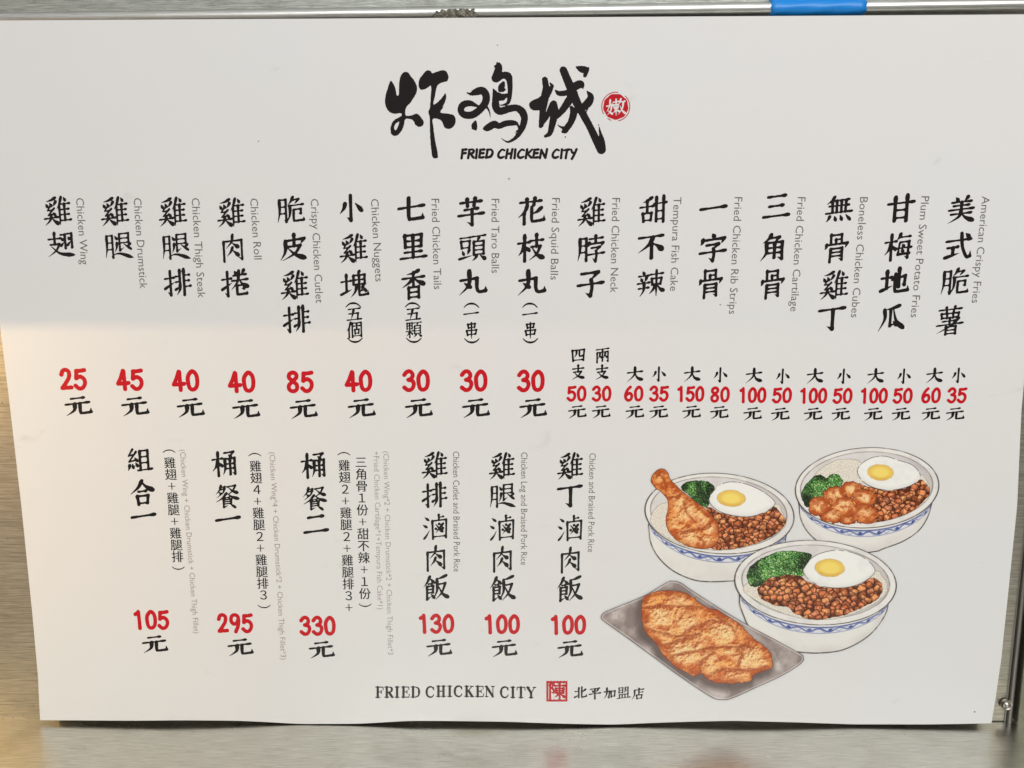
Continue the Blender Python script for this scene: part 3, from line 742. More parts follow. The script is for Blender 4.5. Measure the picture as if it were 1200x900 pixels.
# ---------------------------------------------------------------- brush title and its seal
def zoomed(x0, y0, k, pts): return [(x0 + p[0] / k, y0 + p[1] / k) + tuple(q / k for q in p[2:]) for p in pts]
STEP = .45
tx = np.arange(446, 742, STEP); ty = np.arange(70, 190, STEP); TX, TY = np.meshgrid(tx, ty)
def poly_field(X, Y, pts):
    """signed distance to a smooth closed outline, positive inside"""
    p = catmull(list(pts) + [pts[0]], 5); d = np.full(X.shape, 1e9); ins = np.zeros(X.shape, bool)
    for i in range(len(p) - 1):
        (ax, ay), (bx, by) = p[i], p[i + 1]
        ex, ey = bx - ax, by - ay; l2 = ex * ex + ey * ey + 1e-12
        t_ = np.clip(((X - ax) * ex + (Y - ay) * ey) / l2, 0, 1)
        np.minimum(d, (X - ax - t_ * ex) ** 2 + (Y - ay - t_ * ey) ** 2, out=d)
        if ay != by: ins ^= ((ay > Y) != (by > Y)) & (X < (bx - ax) * (Y - ay) / (by - ay) + ax)
    return np.sqrt(d) * np.where(ins, 1, -1)
def brush(X, Y, pts):
    c = catmull(pts, 8); return seg_field(X, Y, c[:, :2], np.maximum(c[:, 2], .1))
ZA = lambda *p: zoomed(440, 70, 7.5, p)
ZB = lambda *p: zoomed(530, 65, 7.5, p)
ZC_ = lambda *p: zoomed(610, 70, 7.5, p)
fA = poly_field(TX, TY, ZA((138,185),(160,215),(178,260),(183,300),(192,316),(206,303),(207,255),(210,190),(224,138),(250,110),(285,112),(315,150),(345,190),(365,238),(360,288),(338,332),(305,380),(268,425),(266,488),(320,488),(362,473),(400,505),(425,550),(412,580),(380,590),(350,570),(335,540),(314,524),(264,522),(250,575),(225,632),(185,668),(145,660),(132,620),(140,570),(168,528),(226,494),(222,470),(170,475),(125,460),(95,420),(83,370),(90,310),(108,250),(123,205)))
fA = np.minimum(fA, -poly_field(TX, TY, ZA((207,545),(175,566),(165,595),(172,618),(184,612),(198,585))))
fB = poly_field(TX, TY, ZA((378,210),(390,165),(420,125),(450,95),(480,97),(502,118),(540,105),(590,92),(625,105),(642,150),(630,188),(600,196),(562,212),(540,238),(525,310),(510,392),(560,360),(598,315),(615,293),(623,330),(608,380),(578,440),(576,466),(640,474),(690,490),(706,535),(690,582),(650,608),(610,597),(592,560),(568,528),(505,520),(510,600),(520,680),(535,760),(548,830),(545,862),(505,860),(490,790),(482,700),(478,600),(476,510),(465,455),(478,420),(485,330),(488,232),(450,252),(405,265),(385,245)))
fB = np.maximum(fB, brush(TX, TY, ZA((566,450,3),(582,432,4),(600,410,1))))
J1 = [ZB((126,326,3),(165,338,14),(215,318,32),(265,310,34),(296,350,34),(292,410,33),(248,470,32),(180,520,33),(110,522,31),(76,485,29),(92,436,30),(150,420,27),(205,438,15),(235,452,8)),
      ZB((285,440,16),(315,470,9),(330,510,5),(335,552,2)), ZB((170,312,3),(195,305,8),(225,300,14)),
      ZB((392,64,5),(410,92,26),(400,150,36),(382,200,37)), ZB((366,102,3),(385,95,14)), ZB((390,205,32),(440,176,30),(488,182,34),(504,230,26),(508,300,22),(502,370,19),(485,420,14),(430,438,5),(418,430,3)),
      ZB((450,240,14),(434,275,28),(420,305,18)), ZB((440,300,22),(462,300,10)), ZB((358,293,4),(378,340,25),(380,400,31),(384,455,33),(420,490,33),(500,468,32),(568,462,30),(618,500,34),(634,560,30),(612,640,27),(565,715,17),(500,758,10),(462,750,6),(432,728,2)),
      ZB((395,348,26),(440,362,26),(492,345,14)), ZB((400,378,22),(450,380,16)), ZB((278,642,10),(310,636,30),(368,605,32),(410,620,26),(470,598,27),(535,593,24),(572,605,12),(586,650,7),(562,668,5),(560,690,3)),
      ZB((205,578,8),(194,620,26),(206,655,6)), ZB((180,640,10),(210,645,8))]
fC = np.full(TX.shape, -1e9)
for pts in J1: fC = np.maximum(fC, brush(TX, TY, pts))
J2 = [ZC_((214,175,26),(224,250,30),(214,330,36),(198,430,30),(184,560,24),(176,585,16)), ZC_((98,392,22),(130,398,48),(188,362,40),(245,285,28),(282,232,12)), ZC_((262,205,6),(275,235,16),(245,280,18)), ZC_((140,420,26),(185,430,14)),
      ZC_((308,270,7),(342,296,22),(420,285,26),(480,235,36),(528,215,33),(548,248,7)), ZC_((178,580,14),(230,500,22),(282,395,28),(298,382,22)), ZC_((300,388,22),(300,460,34),(280,560,30),(258,645,22),(218,672,13)),
      ZC_((318,500,22),(370,440,30),(432,350,36),(464,290,36)), ZC_((376,92,34),(412,180,36),(452,270,40),(492,370,38),(550,480,33),(610,590,32),(658,690,34),(710,790,40)), ZC_((716,790,34),(716,720,26),(702,650,13),(690,590,4)), ZC_((686,575,5),(685,568,2)),
      ZC_((448,420,16),(466,470,32),(440,552,28),(392,618,28)), ZC_((372,632,14),(396,634,14)), ZC_((385,600,14),(352,590,8),(328,572,3)), ZC_((585,278,6),(616,322,26),(600,372,36),(556,412,34),(505,445,26)), ZC_((600,390,14),(588,430,8),(578,462,3)),
      ZC_((492,64,8),(540,84,30),(574,92,26),(566,140,16)), ZC_((598,66,5),(590,90,14)), ZC_((393,678,5),(394,680,5))]
for pts in J2: fC = np.maximum(fC, brush(TX, TY, pts))
fl = np.maximum(np.maximum(fA, fB), fC)
fl = fl + .22 * np.sin(TX * 2.1 + 2 * np.sin(TY * .9)) * np.sin(TY * 1.7)      # ragged brush edge
def px_part(F, xs_, ys_, name, mat, parent=None, lift=INKZ, label=None):
    V, Fc = march(F, xs_, ys_)
    I = Ink(); u, v = inv(V[:, 0], V[:, 1]); I.add(np.column_stack([u, v]), Fc, lift)
    return I.build(name, mat, parent, label)
logo = px_part(fl, tx, ty, 'brush_title', M_black, None, INKZ, 'large black brush calligraphy title of three characters')
# round red seal with a white character
qx = np.arange(702, 742, .3); qy = np.arange(104, 147, .3); QX, QY = np.meshgrid(qx, qy)
rr = np.hypot(QX - 721.6, (QY - 125) * .97); th = np.arctan2(QY - 125, QX - 721.6)
disc = 14.6 + .3 * np.sin(th * 9) - rr
ring = np.minimum(np.minimum(16.9 - rr, rr - 15.9), .6 + .9 * np.sin(th * 2 + .8) + .5 * np.sin(th * 7))
hole = np.full(QX.shape, -1e9)
for kind, pts in parse('嫩'):
    c, r_ = stroke_samples(kind, pts)
    cc = np.column_stack([721.6 + (c[:, 0] - 50) * .215, 125.3 + (c[:, 1] - 50) * .19 - .11 * (c[:, 0] - 50) * .2])
    hole = np.maximum(hole, seg_field(QX, QY, cc, r_ * .95))
px_part(np.maximum(np.minimum(disc, -hole), ring), qx, qy, 'round_seal', M_seal, logo, INKZ, 'round red seal with a white character')
# casual line under the title
I = Ink()
wid = {'F': .78, 'R': .9, 'I': .45, 'E': .82, 'D': .95, 'C': .98, 'H': .95, 'K': .92, 'N': .98, 'T': .78, 'Y': .85, ' ': .5}
line = 'FRIED CHICKEN CITY'; tot = sum(wid[c_] for c_ in line); x_ = 540.0
for c_ in line:
    w_ = wid[c_] * 136 / tot
    if c_ != ' ': put(I, c_ + '.', x_ + w_ / 2, 180 + .0 * x_, None, 10.6, weight=14.5, slant=0, sx=w_ / 11.4)
    x_ += w_
I.build('brush_subtitle', M_black, logo, 'small brush capitals reading FRIED CHICKEN CITY')
# ---------------------------------------------------------------- footer
T_, t_n = 12.5, 4.8
SER = {
 'F': (84, 'T 28,4 28,96;t 6,3 84,3;t 6,97 52,97;t 30,48 66,48;t 84,3 86,28;t 66,34 66,62'),
 'R': (98, 'T 28,4 28,96;t 6,3 60,3;t 6,97 50,97;q 58,3 80,12 78,40 58,50;t 30,50 60,50;T 54,54 84,94;t 80,97 100,97'),
 'I': (56, 'T 28,4 28,96;t 6,3 50,3;t 6,97 50,97'),
 'E': (90, 'T 28,4 28,96;t 6,3 84,3;t 6,97 86,97;t 30,48 66,48;t 84,3 86,26;t 66,34 66,62;t 86,97 90,70'),
 'D': (104, 'T 28,4 28,96;t 6,3 54,3;t 6,97 54,97;q 52,3 84,16 92,50 84,84 52,97'),
 'C': (100, 'r 88,28 74,6 50,2 24,16 14,50 24,84 52,98 76,92 90,74;t 88,6 89,30'),
 'H': (108, 'T 28,4 28,96;T 82,4 82,96;t 8,3 48,3;t 8,97 48,97;t 62,3 102,3;t 62,97 102,97;t 28,49 82,49'),
 'K': (106, 'T 28,4 28,96;t 8,3 48,3;t 8,97 48,97;t 84,4 34,58;t 66,3 100,3;T 50,46 86,94;t 66,97 106,97'),
 'N': (106, 't 20,4 20,96;T 20,6 86,94;t 88,4 88,96;t 2,3 30,3;t 6,97 36,97;t 72,3 104,3'),
 'T': (92, 'T 46,4 46,96;t 8,3 86,3;t 24,97 68,97;t 7,3 4,28;t 86,3 90,28'),
 'Y': (100, 'T 14,5 50,54;t 86,5 52,54;T 50,52 50,96;t 0,3 32,3;t 70,3 100,3;t 30,97 70,97')}
def serif(ch):
    wd, src = SER[ch]
    xs_ = np.arange(-10, wd + 14, 2.2); ys_ = np.arange(-10, 112, 2.2); X_, Y_ = np.meshgrid(xs_, ys_); F_ = np.full(X_.shape, -1e9)
    for s in src.split(';'):
        k, *pp = s.split(); pts = [tuple(float(q) for q in a.split(',')) for a in pp]
        c = catmull(pts, 6) if k in 'qr' else np.array(pts)
        if k == 'T': r_ = np.full(len(c), T_)
        elif k == 't': r_ = np.full(len(c), t_n)
        else:
            z_ = np.linspace(0, 1, len(c)); r_ = np.interp(z_, [0, .3, .5, .7, 1], [4.8, 8.5, 12.5, 8.5, 4.8])
        F_ = np.maximum(F_, seg_field(X_, Y_, c, r_))
    return march(F_, xs_, ys_)
I = Ink(); H_ = 12.6; sp_ = 12
tot = sum((SER[c_][0] + sp_) if c_ != ' ' else 42 for c_ in line); x_ = 439.0; sc2 = 189.5 / tot
for c_ in line:
    if c_ == ' ': x_ += 42 * sc2; continue
    V, F = serif(c_); yb = 804.6 - .003 * (x_ - 439) - (.8 if 498 < x_ < 570 else 0)
    X_ = x_ + (V[:, 0] + sp_ / 2) * sc2; Y_ = yb + V[:, 1] / 100 * H_
    u, v = inv(X_, Y_); I.add(np.column_stack([u, v]), F); x_ += (SER[c_][0] + sp_) * sc2
foot = I.build('footer_line', M_black, None, 'black serif capitals reading FRIED CHICKEN CITY along the bottom')
J = Ink()
for ch, px, py in (('北', 680, 810.5), ('平', 697, 811), ('加', 714.3, 811.3), ('盟', 730.7, 811.5), ('店', 747.8, 812.3)): put(J, ch, px, py, 13.6, 13.0)
J.build('branch_name', M_black, foot)
qx = np.arange(637, 668, .3); qy = np.arange(794, 824, .3); QX, QY = np.meshgrid(qx, qy)
box = np.maximum(np.abs(QX - 652.5) - 12.4, np.abs(QY - 809) - 11.9)
fr = np.minimum(-box, box + 2.5) + .35 * np.sin(QX * 1.7) * np.sin(QY * 2.3)
ch_ = np.full(QX.shape, -1e9)
for kind, pts in parse('陳'):
    c, r_ = stroke_samples(kind, pts)
    cc = np.column_stack([652.7 + (c[:, 0] - 52) * .185, 809 + (c[:, 1] - 52) * .175])
    ch_ = np.maximum(ch_, seg_field(QX, QY, cc, r_ * 1.3))
px_part(np.maximum(fr, ch_), qx, qy, 'square_seal', M_seal, foot, INKZ, 'square red seal with a red character')
# ink specks
for px, py, r_ in ((596.5, 209.5, 1.0), (303, 165.5, .8), (844, 357, .8), (1141, 833, 1.0), (583, 53, .7)):
    I = Ink(); u, v, su, sv = local(px, py); a = np.linspace(0, 2 * np.pi, 9)[:-1]
    I.add(np.column_stack([u + r_ * np.cos(a) * su, v + r_ * np.sin(a) * sv]), [list(range(8))]); I.build('ink_speck', M_grey)

# ================================================================ printed food pictures (flat, part of the sheet)
def hash2(i, j, s):
    n = (i * 374761393 + j * 668265263 + s * 974634777) & 0xffffffff
    n = ((n ^ (n >> 13)) * 1274126177) & 0xffffffff
    return ((n ^ (n >> 16)) & 0xffff) / 65535.0
def vnoise(X, Y, s=0):
    xi = np.floor(X).astype(np.int64); yi = np.floor(Y).astype(np.int64); fx = X - xi; fy = Y - yi
    fx = fx * fx * (3 - 2 * fx); fy = fy * fy * (3 - 2 * fy)
    a = hash2(xi, yi, s); b = hash2(xi + 1, yi, s); c = hash2(xi, yi + 1, s); d = hash2(xi + 1, yi + 1, s)
    return a + (b - a) * fx + (c - a) * fy + (a - b - c + d) * fx * fy
def fbm(X, Y, sc, s=0, o=4):
    t_ = 0; a = .5
    for k in range(o): t_ = t_ + a * vnoise(X / sc, Y / sc, s + k); sc = sc / 2; a /= 2
    return t_ / (1 - .5 ** o)
def sst(x, a, b):
    t_ = np.clip((x - a) / (b - a), 0, 1); return t_ * t_ * (3 - 2 * t_)
def blend(c, d, f): return c + (np.asarray(d, float) - c) * np.asarray(f)[..., None]
def flat(X, c): return np.ones(X.shape + (3,)) * np.asarray(c, float)
_lift = [2 * INKZ]
def picture(name, bbox, outline, colour, parent, step=.42, label=None):
    """one printed area: outline(X, Y) > 0 inside; colour(X, Y, F) gives its print colours"""
    xs_ = np.arange(bbox[0], bbox[2], step); ys_ = np.arange(bbox[1], bbox[3], step); X, Y = np.meshgrid(xs_, ys_)
    F = outline(X, Y); V, Fc = march(F, xs_, ys_)
    col_ = colour(X, Y, F)
    gx_ = np.clip((V[:, 0] - bbox[0]) / step, 0, len(xs_) - 1.001); gy_ = np.clip((V[:, 1] - bbox[1]) / step, 0, len(ys_) - 1.001)
    i = gx_.astype(int); j = gy_.astype(int); a = (gx_ - i)[:, None]; b = (gy_ - j)[:, None]
    cv = (col_[j, i] * (1 - a) + col_[j, i + 1] * a) * (1 - b) + (col_[j + 1, i] * (1 - a) + col_[j + 1, i + 1] * a) * b
    u, v = inv(V[:, 0], V[:, 1]); _lift[0] += .6 * INKZ
    o = mesh(name, P3(u, v, _lift[0]), Fc, M_print, parent, np.clip(lin(np.clip(cv, 0, 255)) * INKK, 0, .95))
    if label: o['label'] = label
    return o
def cells(X, Y, size, s, jitter=.85, squash=1.0):
    """jittered cell pattern: distance to nearest and second nearest seed, offset inside the cell, cell id"""
    f1 = np.full(X.shape, 1e9); f2 = np.full(X.shape, 1e9); ox = np.zeros(X.shape); oy = np.zeros(X.shape); idn = np.zeros(X.shape)
    gx_ = np.floor(X / size).astype(np.int64); gy_ = np.floor(Y / size / squash).astype(np.int64)
    for a in (-2, -1, 0, 1, 2):
        for b in (-2, -1, 0, 1, 2):
            ci, cj = gx_ + a, gy_ + b
            sx_ = (ci + .5 + jitter * (hash2(ci, cj, s) - .5) + .25 * (cj % 2)) * size; sy_ = (cj + .5 + jitter * (hash2(ci, cj, s + 7) - .5)) * size * squash
            d = np.hypot(X - sx_, (Y - sy_) / squash); m1 = d < f1
            f2 = np.where(m1, f1, np.minimum(f2, d)); ox = np.where(m1, X - sx_, ox); oy = np.where(m1, Y - sy_, oy); idn = np.where(m1, hash2(ci, cj, s + 13), idn); f1 = np.where(m1, d, f1)
    return f1, f2, ox, oy, idn
WHITE = (222, 221, 217); LINE = (72, 66, 64)
def draw_lines(col_, X, Y, curves, width, c, strength=1.0):
    for pts in curves:
        p = catmull(pts, 8); f = seg_field(X, Y, p, np.full(len(p), width)); col_ = blend(col_, c, strength * sst(f, -.35, .35))
    return col_
def ell(cx, cy, a, b, deg):
    cs, sn = math.cos(math.radians(deg)), math.sin(math.radians(deg))
    def q(X, Y):
        x_ = (X - cx) * cs + (Y - cy) * sn; y_ = -(X - cx) * sn + (Y - cy) * cs
        return (1 - np.sqrt((x_ / a) ** 2 + (y_ / b) ** 2)) * min(a, b), x_, y_
    return q
# ---- printed ingredients
def scatter(F, X, Y, sp, seed, margin=-.5):
    """jittered points inside the outline, back to front"""
    x0, x1, y0, y1 = X[0, 0], X[0, -1], Y[0, 0], Y[-1, 0]; st_ = X[0, 1] - X[0, 0]; out = []
    r = np.random.default_rng(seed); y_ = y0; row = 0
    while y_ < y1:
        x_ = x0 + (row % 2) * sp * .5
        while x_ < x1:
            cx, cy = x_ + r.uniform(-.42, .42) * sp, y_ + r.uniform(-.36, .36) * sp
            i, j = int((cx - x0) / st_), int((cy - y0) / st_)
            if 0 <= j < F.shape[0] and 0 <= i < F.shape[1] and F[j, i] > margin: out.append((cx, cy))
            x_ += sp
        y_ += sp * .74; row += 1
    return sorted(out, key=lambda p: p[1])
def window(X, Y, cx, cy, r):
    x0, y0, st_ = X[0, 0], Y[0, 0], X[0, 1] - X[0, 0]
    i0, i1 = max(0, int((cx - r - x0) / st_)), max(0, int((cx + r - x0) / st_) + 2); j0, j1 = max(0, int((cy - r - y0) / st_)), max(0, int((cy + r - y0) / st_) + 2)
    return slice(j0, j1), slice(i0, i1)
def paint_rice(seed):
    def c(X, Y, F):
        r = np.random.default_rng(seed); col_ = flat(X, (220, 213, 199))
        for cx, cy in scatter(F, X, Y, 1.9, seed):
            w_ = window(X, Y, cx, cy, 2.2); a = r.uniform(0, np.pi); x_, y_ = X[w_] - cx, Y[w_] - cy
            u_, v_ = x_ * np.cos(a) + y_ * np.sin(a), -x_ * np.sin(a) + y_ * np.cos(a); d = 1 - np.hypot(u_ / 1.7, v_ / .75)
            col_[w_] = blend(col_[w_], (196, 185, 168), .7 * sst(d, -.35, .1)); t_ = r.uniform(-8, 6)
            col_[w_] = blend(col_[w_], (235 + t_, 231 + t_, 221 + t_), sst(d, .05, .45))
        return blend(col_, (128, 112, 100), .7 * sst(F, .9, .1))
    return c
def paint_greens(seed, size, dark=0.0):
    def c(X, Y, F):
        r = np.random.default_rng(seed); col_ = flat(X, (24, 44, 26)); clump = fbm(X, Y, 15, seed + 3, 3)
        tones = [(58, 108, 50), (78, 132, 60), (98, 154, 74), (48, 92, 48), (116, 168, 86)]
        for cx, cy in scatter(F, X, Y, size * .62, seed):
            rad = size * r.uniform(.34, .62); w_ = window(X, Y, cx, cy, rad + 1); x_, y_ = X[w_] - cx, Y[w_] - cy
            d = 1 - np.hypot(x_, y_ * 1.1) / rad
            if d.size == 0: continue
            k = float(clump[w_].mean()); t_ = np.array(tones[int(r.integers(0, 5))]) * (.5 + .95 * float(sst(k, .3, .62)) - dark * .12)
            col_[w_] = blend(col_[w_], t_ * .38, .75 * sst(d, -.25, .15)); col_[w_] = blend(col_[w_], t_, sst(d, .1, .5))
            hl = sst(.62 - np.hypot(x_ / rad + .25, y_ / rad + .3), 0, .5); col_[w_] = blend(col_[w_], np.minimum(t_ * 1.5 + 30, 225), .75 * hl * (r.random() > .3))
        return blend(col_, (26, 44, 26), .7 * sst(F, 1.1, .1))
    return c
def paint_pork(seed, size=6.4):
    ramp = [(156, 80, 42), (172, 92, 52), (186, 108, 64), (178, 106, 72), (192, 118, 70), (142, 70, 36), (198, 128, 78)]
    def c(X, Y, F):
        r = np.random.default_rng(seed); col_ = flat(X, (84, 38, 20)); col_ = blend(col_, (120, 58, 30), .8 * (fbm(X, Y, 4, seed) > .5))
        for cx, cy in scatter(F, X, Y, size * .80, seed):
            base = np.array(ramp[int(r.integers(0, 7))], float); a = r.uniform(-.9, .9); s_ = size * r.uniform(.32, .58); asp = r.uniform(.62, 1.2)
            w_ = window(X, Y, cx, cy, s_ * 1.5); x_, y_ = X[w_] - cx, Y[w_] - cy
            if x_.size == 0: continue
            u_ = (x_ * np.cos(a) + y_ * np.sin(a)) / s_; v_ = (-x_ * np.sin(a) + y_ * np.cos(a)) / (s_ * asp * .92)
            d = 1 - (np.abs(u_) ** 6 + np.abs(v_) ** 6) ** (1 / 6); st_ = r.uniform(.05, .45); sd = r.uniform(.25, .7) * (1 if r.random() > .4 else -1)
            col_[w_] = blend(col_[w_], (58, 24, 14), .92 * sst(d, -.22, .02))
            f_ = np.ones(d.shape + (3,)) * base * .86
            top = sst(st_ - v_ - .25 * u_ * sd, -.12, .12); f_ = blend(f_, np.minimum(base * 1.16 + 12, 236), top)
            side = sst(u_ * np.sign(sd) - abs(sd), -.1, .15) * (1 - .5 * top); f_ = blend(f_, base * .66, .8 * side)
            f_ = blend(f_, base * .55, .75 * sst(.1 - np.abs(v_ - st_ + .25 * u_ * sd), 0, .08))
            f_ = blend(f_, (246, 208, 162), .8 * (r.random() > .3) * sst(.34 - np.hypot(u_ + r.uniform(.0, .35), (v_ + .35) * 1.6), 0, .25))
            f_ = blend(f_, base * .7, .5 * sst(fbm(X[w_], Y[w_], 2.2, seed + 4, 2), .58, .72))
            col_[w_] = blend(col_[w_], f_, sst(d, 0, .2))
        return blend(col_, (58, 28, 18), .6 * sst(F, .8, .1))
    return c
def paint_egg(yc, yr):
    def c(X, Y, F):
        y_, xx, yy = ell(*yc, *yr, 3)(X, Y)
        col_ = flat(X, (233, 233, 229)); col_ = blend(col_, (210, 208, 204), .55 * sst(F, 7, 0) * sst(Y - yc[1], -8, 12))
        col_ = blend(col_, (216, 216, 214), .35 * sst(fbm(X, Y, 14, 3), .5, .75))
        col_ = blend(col_, (226, 190, 92), sst(y_, -.3, .5)); col_ = blend(col_, (238, 214, 112), .9 * sst(y_, 1.0, 5.5))
        col_ = blend(col_, (212, 164, 76), .6 * sst(-yy, -2, -8) * sst(y_, 0, 1) * sst(y_, 5, 1))
        col_ = blend(col_, (168, 130, 70), .55 * sst(.55 - np.abs(y_), 0, .5) * sst(fbm(X, Y, 6, 8), .3, .55))
        brk = sst(fbm(X, Y, 5, 21), .3, .42)
        return blend(col_, (62, 52, 46), .9 * brk * sst(F, .95, .3))
    return c
def paint_fried(seed, lobes, creases, base=(206, 122, 62), fine=1.0, blobs=()):
    def c(X, Y, F):
        st_ = X[0, 1] - X[0, 0]
        wx = X + 7 * (fbm(X, Y, 13, seed, 3) - .5); wy = Y + 7 * (fbm(X, Y, 13, seed + 4, 3) - .5)
        n = fbm(wx, wy, 7, seed + 1, 4); nf = fbm(X, Y, 2.4, seed + 2, 3); r_ = 1 - np.abs(2 * fbm(wx, wy, 10, seed + 9, 4) - 1)
        glow = np.zeros(X.shape)
        for lx, ly, lr, lh in lobes:
            dd = np.hypot(wx - lx, (wy - ly) * 1.25) / lr; glow = np.maximum(glow, lh * np.clip(1 - dd * dd, 0, 1))
        cr = np.full(X.shape, -9.0)
        for pts in creases:
            p = catmull(pts, 8); cr = np.maximum(cr, seg_field(wx, wy, p, np.full(len(p), .2)))
        f1, f2, ox, oy, idn = cells(wx * .6 + X * .4, wy * .6 + Y * .4, 5.0, seed + 40, .95, .85)
        knob = np.clip(1 - f1 / 3.2, 0, 1)
        # drawn relief of the crust: lumps, knobs and fine crumbs
        hgt = 6 * glow + 4.2 * n + 1.3 * knob + .75 * nf - 1.6 * sst(cr, -3.5, 0) + 1.2 * sst(F, 0, 6)
        gy_, gx_ = np.gradient(hgt, st_); rel = np.clip(-(gx_ * .6 + gy_) * .75, -1, 1)
        col_ = flat(X, base); col_ = blend(col_, (192, 88, 32), .85 * sst(n, .52, .34)); col_ = blend(col_, (244, 172, 96), .8 * sst(n, .48, .62))
        col_ = blend(col_, (248, 206, 146), np.clip(1.15 * glow * (.65 + .5 * sst(nf, .3, .7)), 0, .95))
        col_ = blend(col_, (252, 226, 178), .7 * np.clip(rel, 0, 1) * (.4 + .6 * sst(glow + .6 * knob, .2, .8)))
        col_ = blend(col_, (158, 66, 24), .9 * np.clip(-rel * 1.25, 0, 1))
        col_ = blend(col_, (166, 78, 34), .5 * sst(cr, -3.2, -.1)); col_ = blend(col_, (118, 52, 24), .5 * sst(cr, -.9, .1) * sst(nf, .25, .5))
        g1, g2, ox, oy, idn = cells(X, Y, 1.9, seed + 30, .95)
        col_ = blend(col_, (128, 58, 26), .45 * fine * sst(.75 - g1, 0, .45) * (idn > .66)); col_ = blend(col_, (252, 226, 178), .5 * fine * sst(.75 - g1, 0, .45) * (idn < .16))
        for bx, by, ba, bb_ in sorted(blobs, key=lambda q: q[1] + q[3]):
            d = ell(bx, by, ba * 1.03, bb_ * 1.03, 0)(X, Y)[0] + 5.5 * (fbm(X, Y, 5, seed + 60 + int(bx), 3) - .5); ins = sst(d, -.3, .3)
            x_, y_ = (X - bx) / ba, (Y - by) / bb_
            f_ = blend(col_, (248, 204, 148), .75 * sst(.75 - np.hypot(x_ + .15, y_ + .3), 0, .6) * (.5 + .7 * sst(nf, .3, .7))); f_ = blend(f_, (172, 80, 34), .7 * sst(x_ * .5 + y_, .35, 1.1)); f_ = blend(f_, (178, 84, 38), .7 * sst(fbm(X, Y, 4.5, seed + 71, 3), .52, .66)); f_ = blend(f_, (120, 52, 24), .75 * sst(d, 1.3, .1))
            col_ = col_ * (1 - ins[..., None]) + f_ * ins[..., None]
        col_ = blend(col_, (168, 74, 28), .8 * sst(F, 9, .5) * (.55 + .45 * (n < .5))); return blend(col_, (92, 42, 22), .9 * sst(F, 1.0, .2))
    return c
# ---- bowls
BITES = ((240,500,76,72),(345,425,82,68),(462,385,78,60),(555,447,90,68),(415,508,94,68),(325,570,78,46),(560,555,98,70),(440,598,64,32))
def bowl(name, rim, inner, outline, parts, foot, seed, label):
    rq, iq = ell(*rim), ell(*inner)
    xs_ = [p[0] for p in outline]; ys_ = [p[1] for p in outline]
    bbox = (min(min(xs_), rim[0] - rim[2]) - 3, min(min(ys_), rim[1] - rim[3]) - 3, max(max(xs_), rim[0] + rim[2]) + 3, max(max(ys_), rim[1] + rim[3]) + 3)
    def of(X, Y): return np.maximum(poly_field(X, Y, outline), rq(X, Y)[0]) + .3
    def cf(X, Y, F):
        r_, rx, ry = rq(X, Y); i_, ix, iy = iq(X, Y)
        col_ = flat(X, (223, 221, 216))
        body = poly_field(X, Y, outline)
        # wash of grey towards the edges of the body
        col_ = blend(col_, (196, 191, 188), .55 * sst(body, 13, 1) * sst(fbm(X, Y, 22, seed), .25, .75)); col_ = blend(col_, (205, 200, 196), .45 * sst(ry, rim[3] * .95, rim[3] * 1.5) * sst(fbm(X, Y, 30, seed + 2), .3, .7))
        # blue border under the rim: two lines and a wave with blobs
        dn = ry - rim[3] * np.sqrt(np.clip(1 - (rx / rim[2]) ** 2, 0, 1)); th = np.arcsin(np.clip(rx / rim[2], -1, 1))
        inb = (ry > 0) & (np.abs(rx) < rim[2] * .995) & (dn > 0)
        w_ = 9.5 * np.clip(np.cos(th), .35, 1); q = dn / w_
        blue = sst(.14 - np.abs(q - .34), 0, .1) * .9
        blue = np.maximum(blue, .55 * sst(.09 - np.abs(q - 1.06), 0, .07))
        ph = th * 24 + seed; wv = .68 + .2 * np.sin(ph)
        blue = np.maximum(blue, .85 * sst(.15 - np.abs(q - wv), 0, .1))
        blob = sst(.75 - np.hypot((np.mod(ph * .5 + .6, np.pi) - np.pi / 2) * 1.7, (q - .72) * 2.6), 0, .3); blue = np.maximum(blue, blob)
        blue = np.maximum(blue, .5 * sst(.1 - np.abs(q - (.68 - .24 * np.sin(ph * 1.5 + 1))), 0, .08))
        col_ = blend(col_, (206, 208, 220), .6 * inb * sst(q, .3, .4) * sst(q, 1.1, 1.0)); col_ = blend(col_, (62, 78, 142), inb * blue * (.65 + .5 * fbm(X, Y, 9, seed + 4, 2)))
        rimm = r_ > 0
        col_ = np.where(rimm[..., None], blend(flat(X, (226, 224, 220)), (204, 200, 198), .5 * sst(fbm(X, Y, 16, seed + 6), .45, .7)), col_)
        inn = i_ > 0
        shade = blend(flat(X, (214, 212, 210)), (190, 184, 184), .8 * sst(i_, 9, 0) * sst(ix, -10, inner[2]) + .35 * sst(fbm(X, Y, 14, seed + 8), .45, .75))
        col_ = np.where(inn[..., None], shade, col_)
        brk = .55 + .45 * sst(fbm(X, Y, 8, seed + 11), .3, .5)
        col_ = blend(col_, (118, 110, 108), .75 * brk * sst(.42 - np.abs(i_), -.25, .3))
        col_ = blend(col_, LINE, .95 * brk * sst(.5 - np.abs(r_), -.3, .3))
        ol = (dn > -2) | (np.abs(rx) > rim[2])
        col_ = blend(col_, LINE, .95 * brk * ol * (r_ < .5) * sst(1.0 - body, -.3, .4))
        return draw_lines(col_, X, Y, foot, .35, (96, 88, 86), .8)
    root_ = picture(name, bbox, of, cf, poster, .4, label)
    for nm, bb_, out_, paint, lab in parts: picture(nm, bb_, out_, paint, root_, .4, lab)
    return root_
def PF(pts): return lambda X, Y: poly_field(X, Y, pts)
def box_of(pts, m=2):
    a = np.array(pts); return (a[:, 0].min() - m, a[:, 1].min() - m, a[:, 0].max() + m, a[:, 1].max() + m)
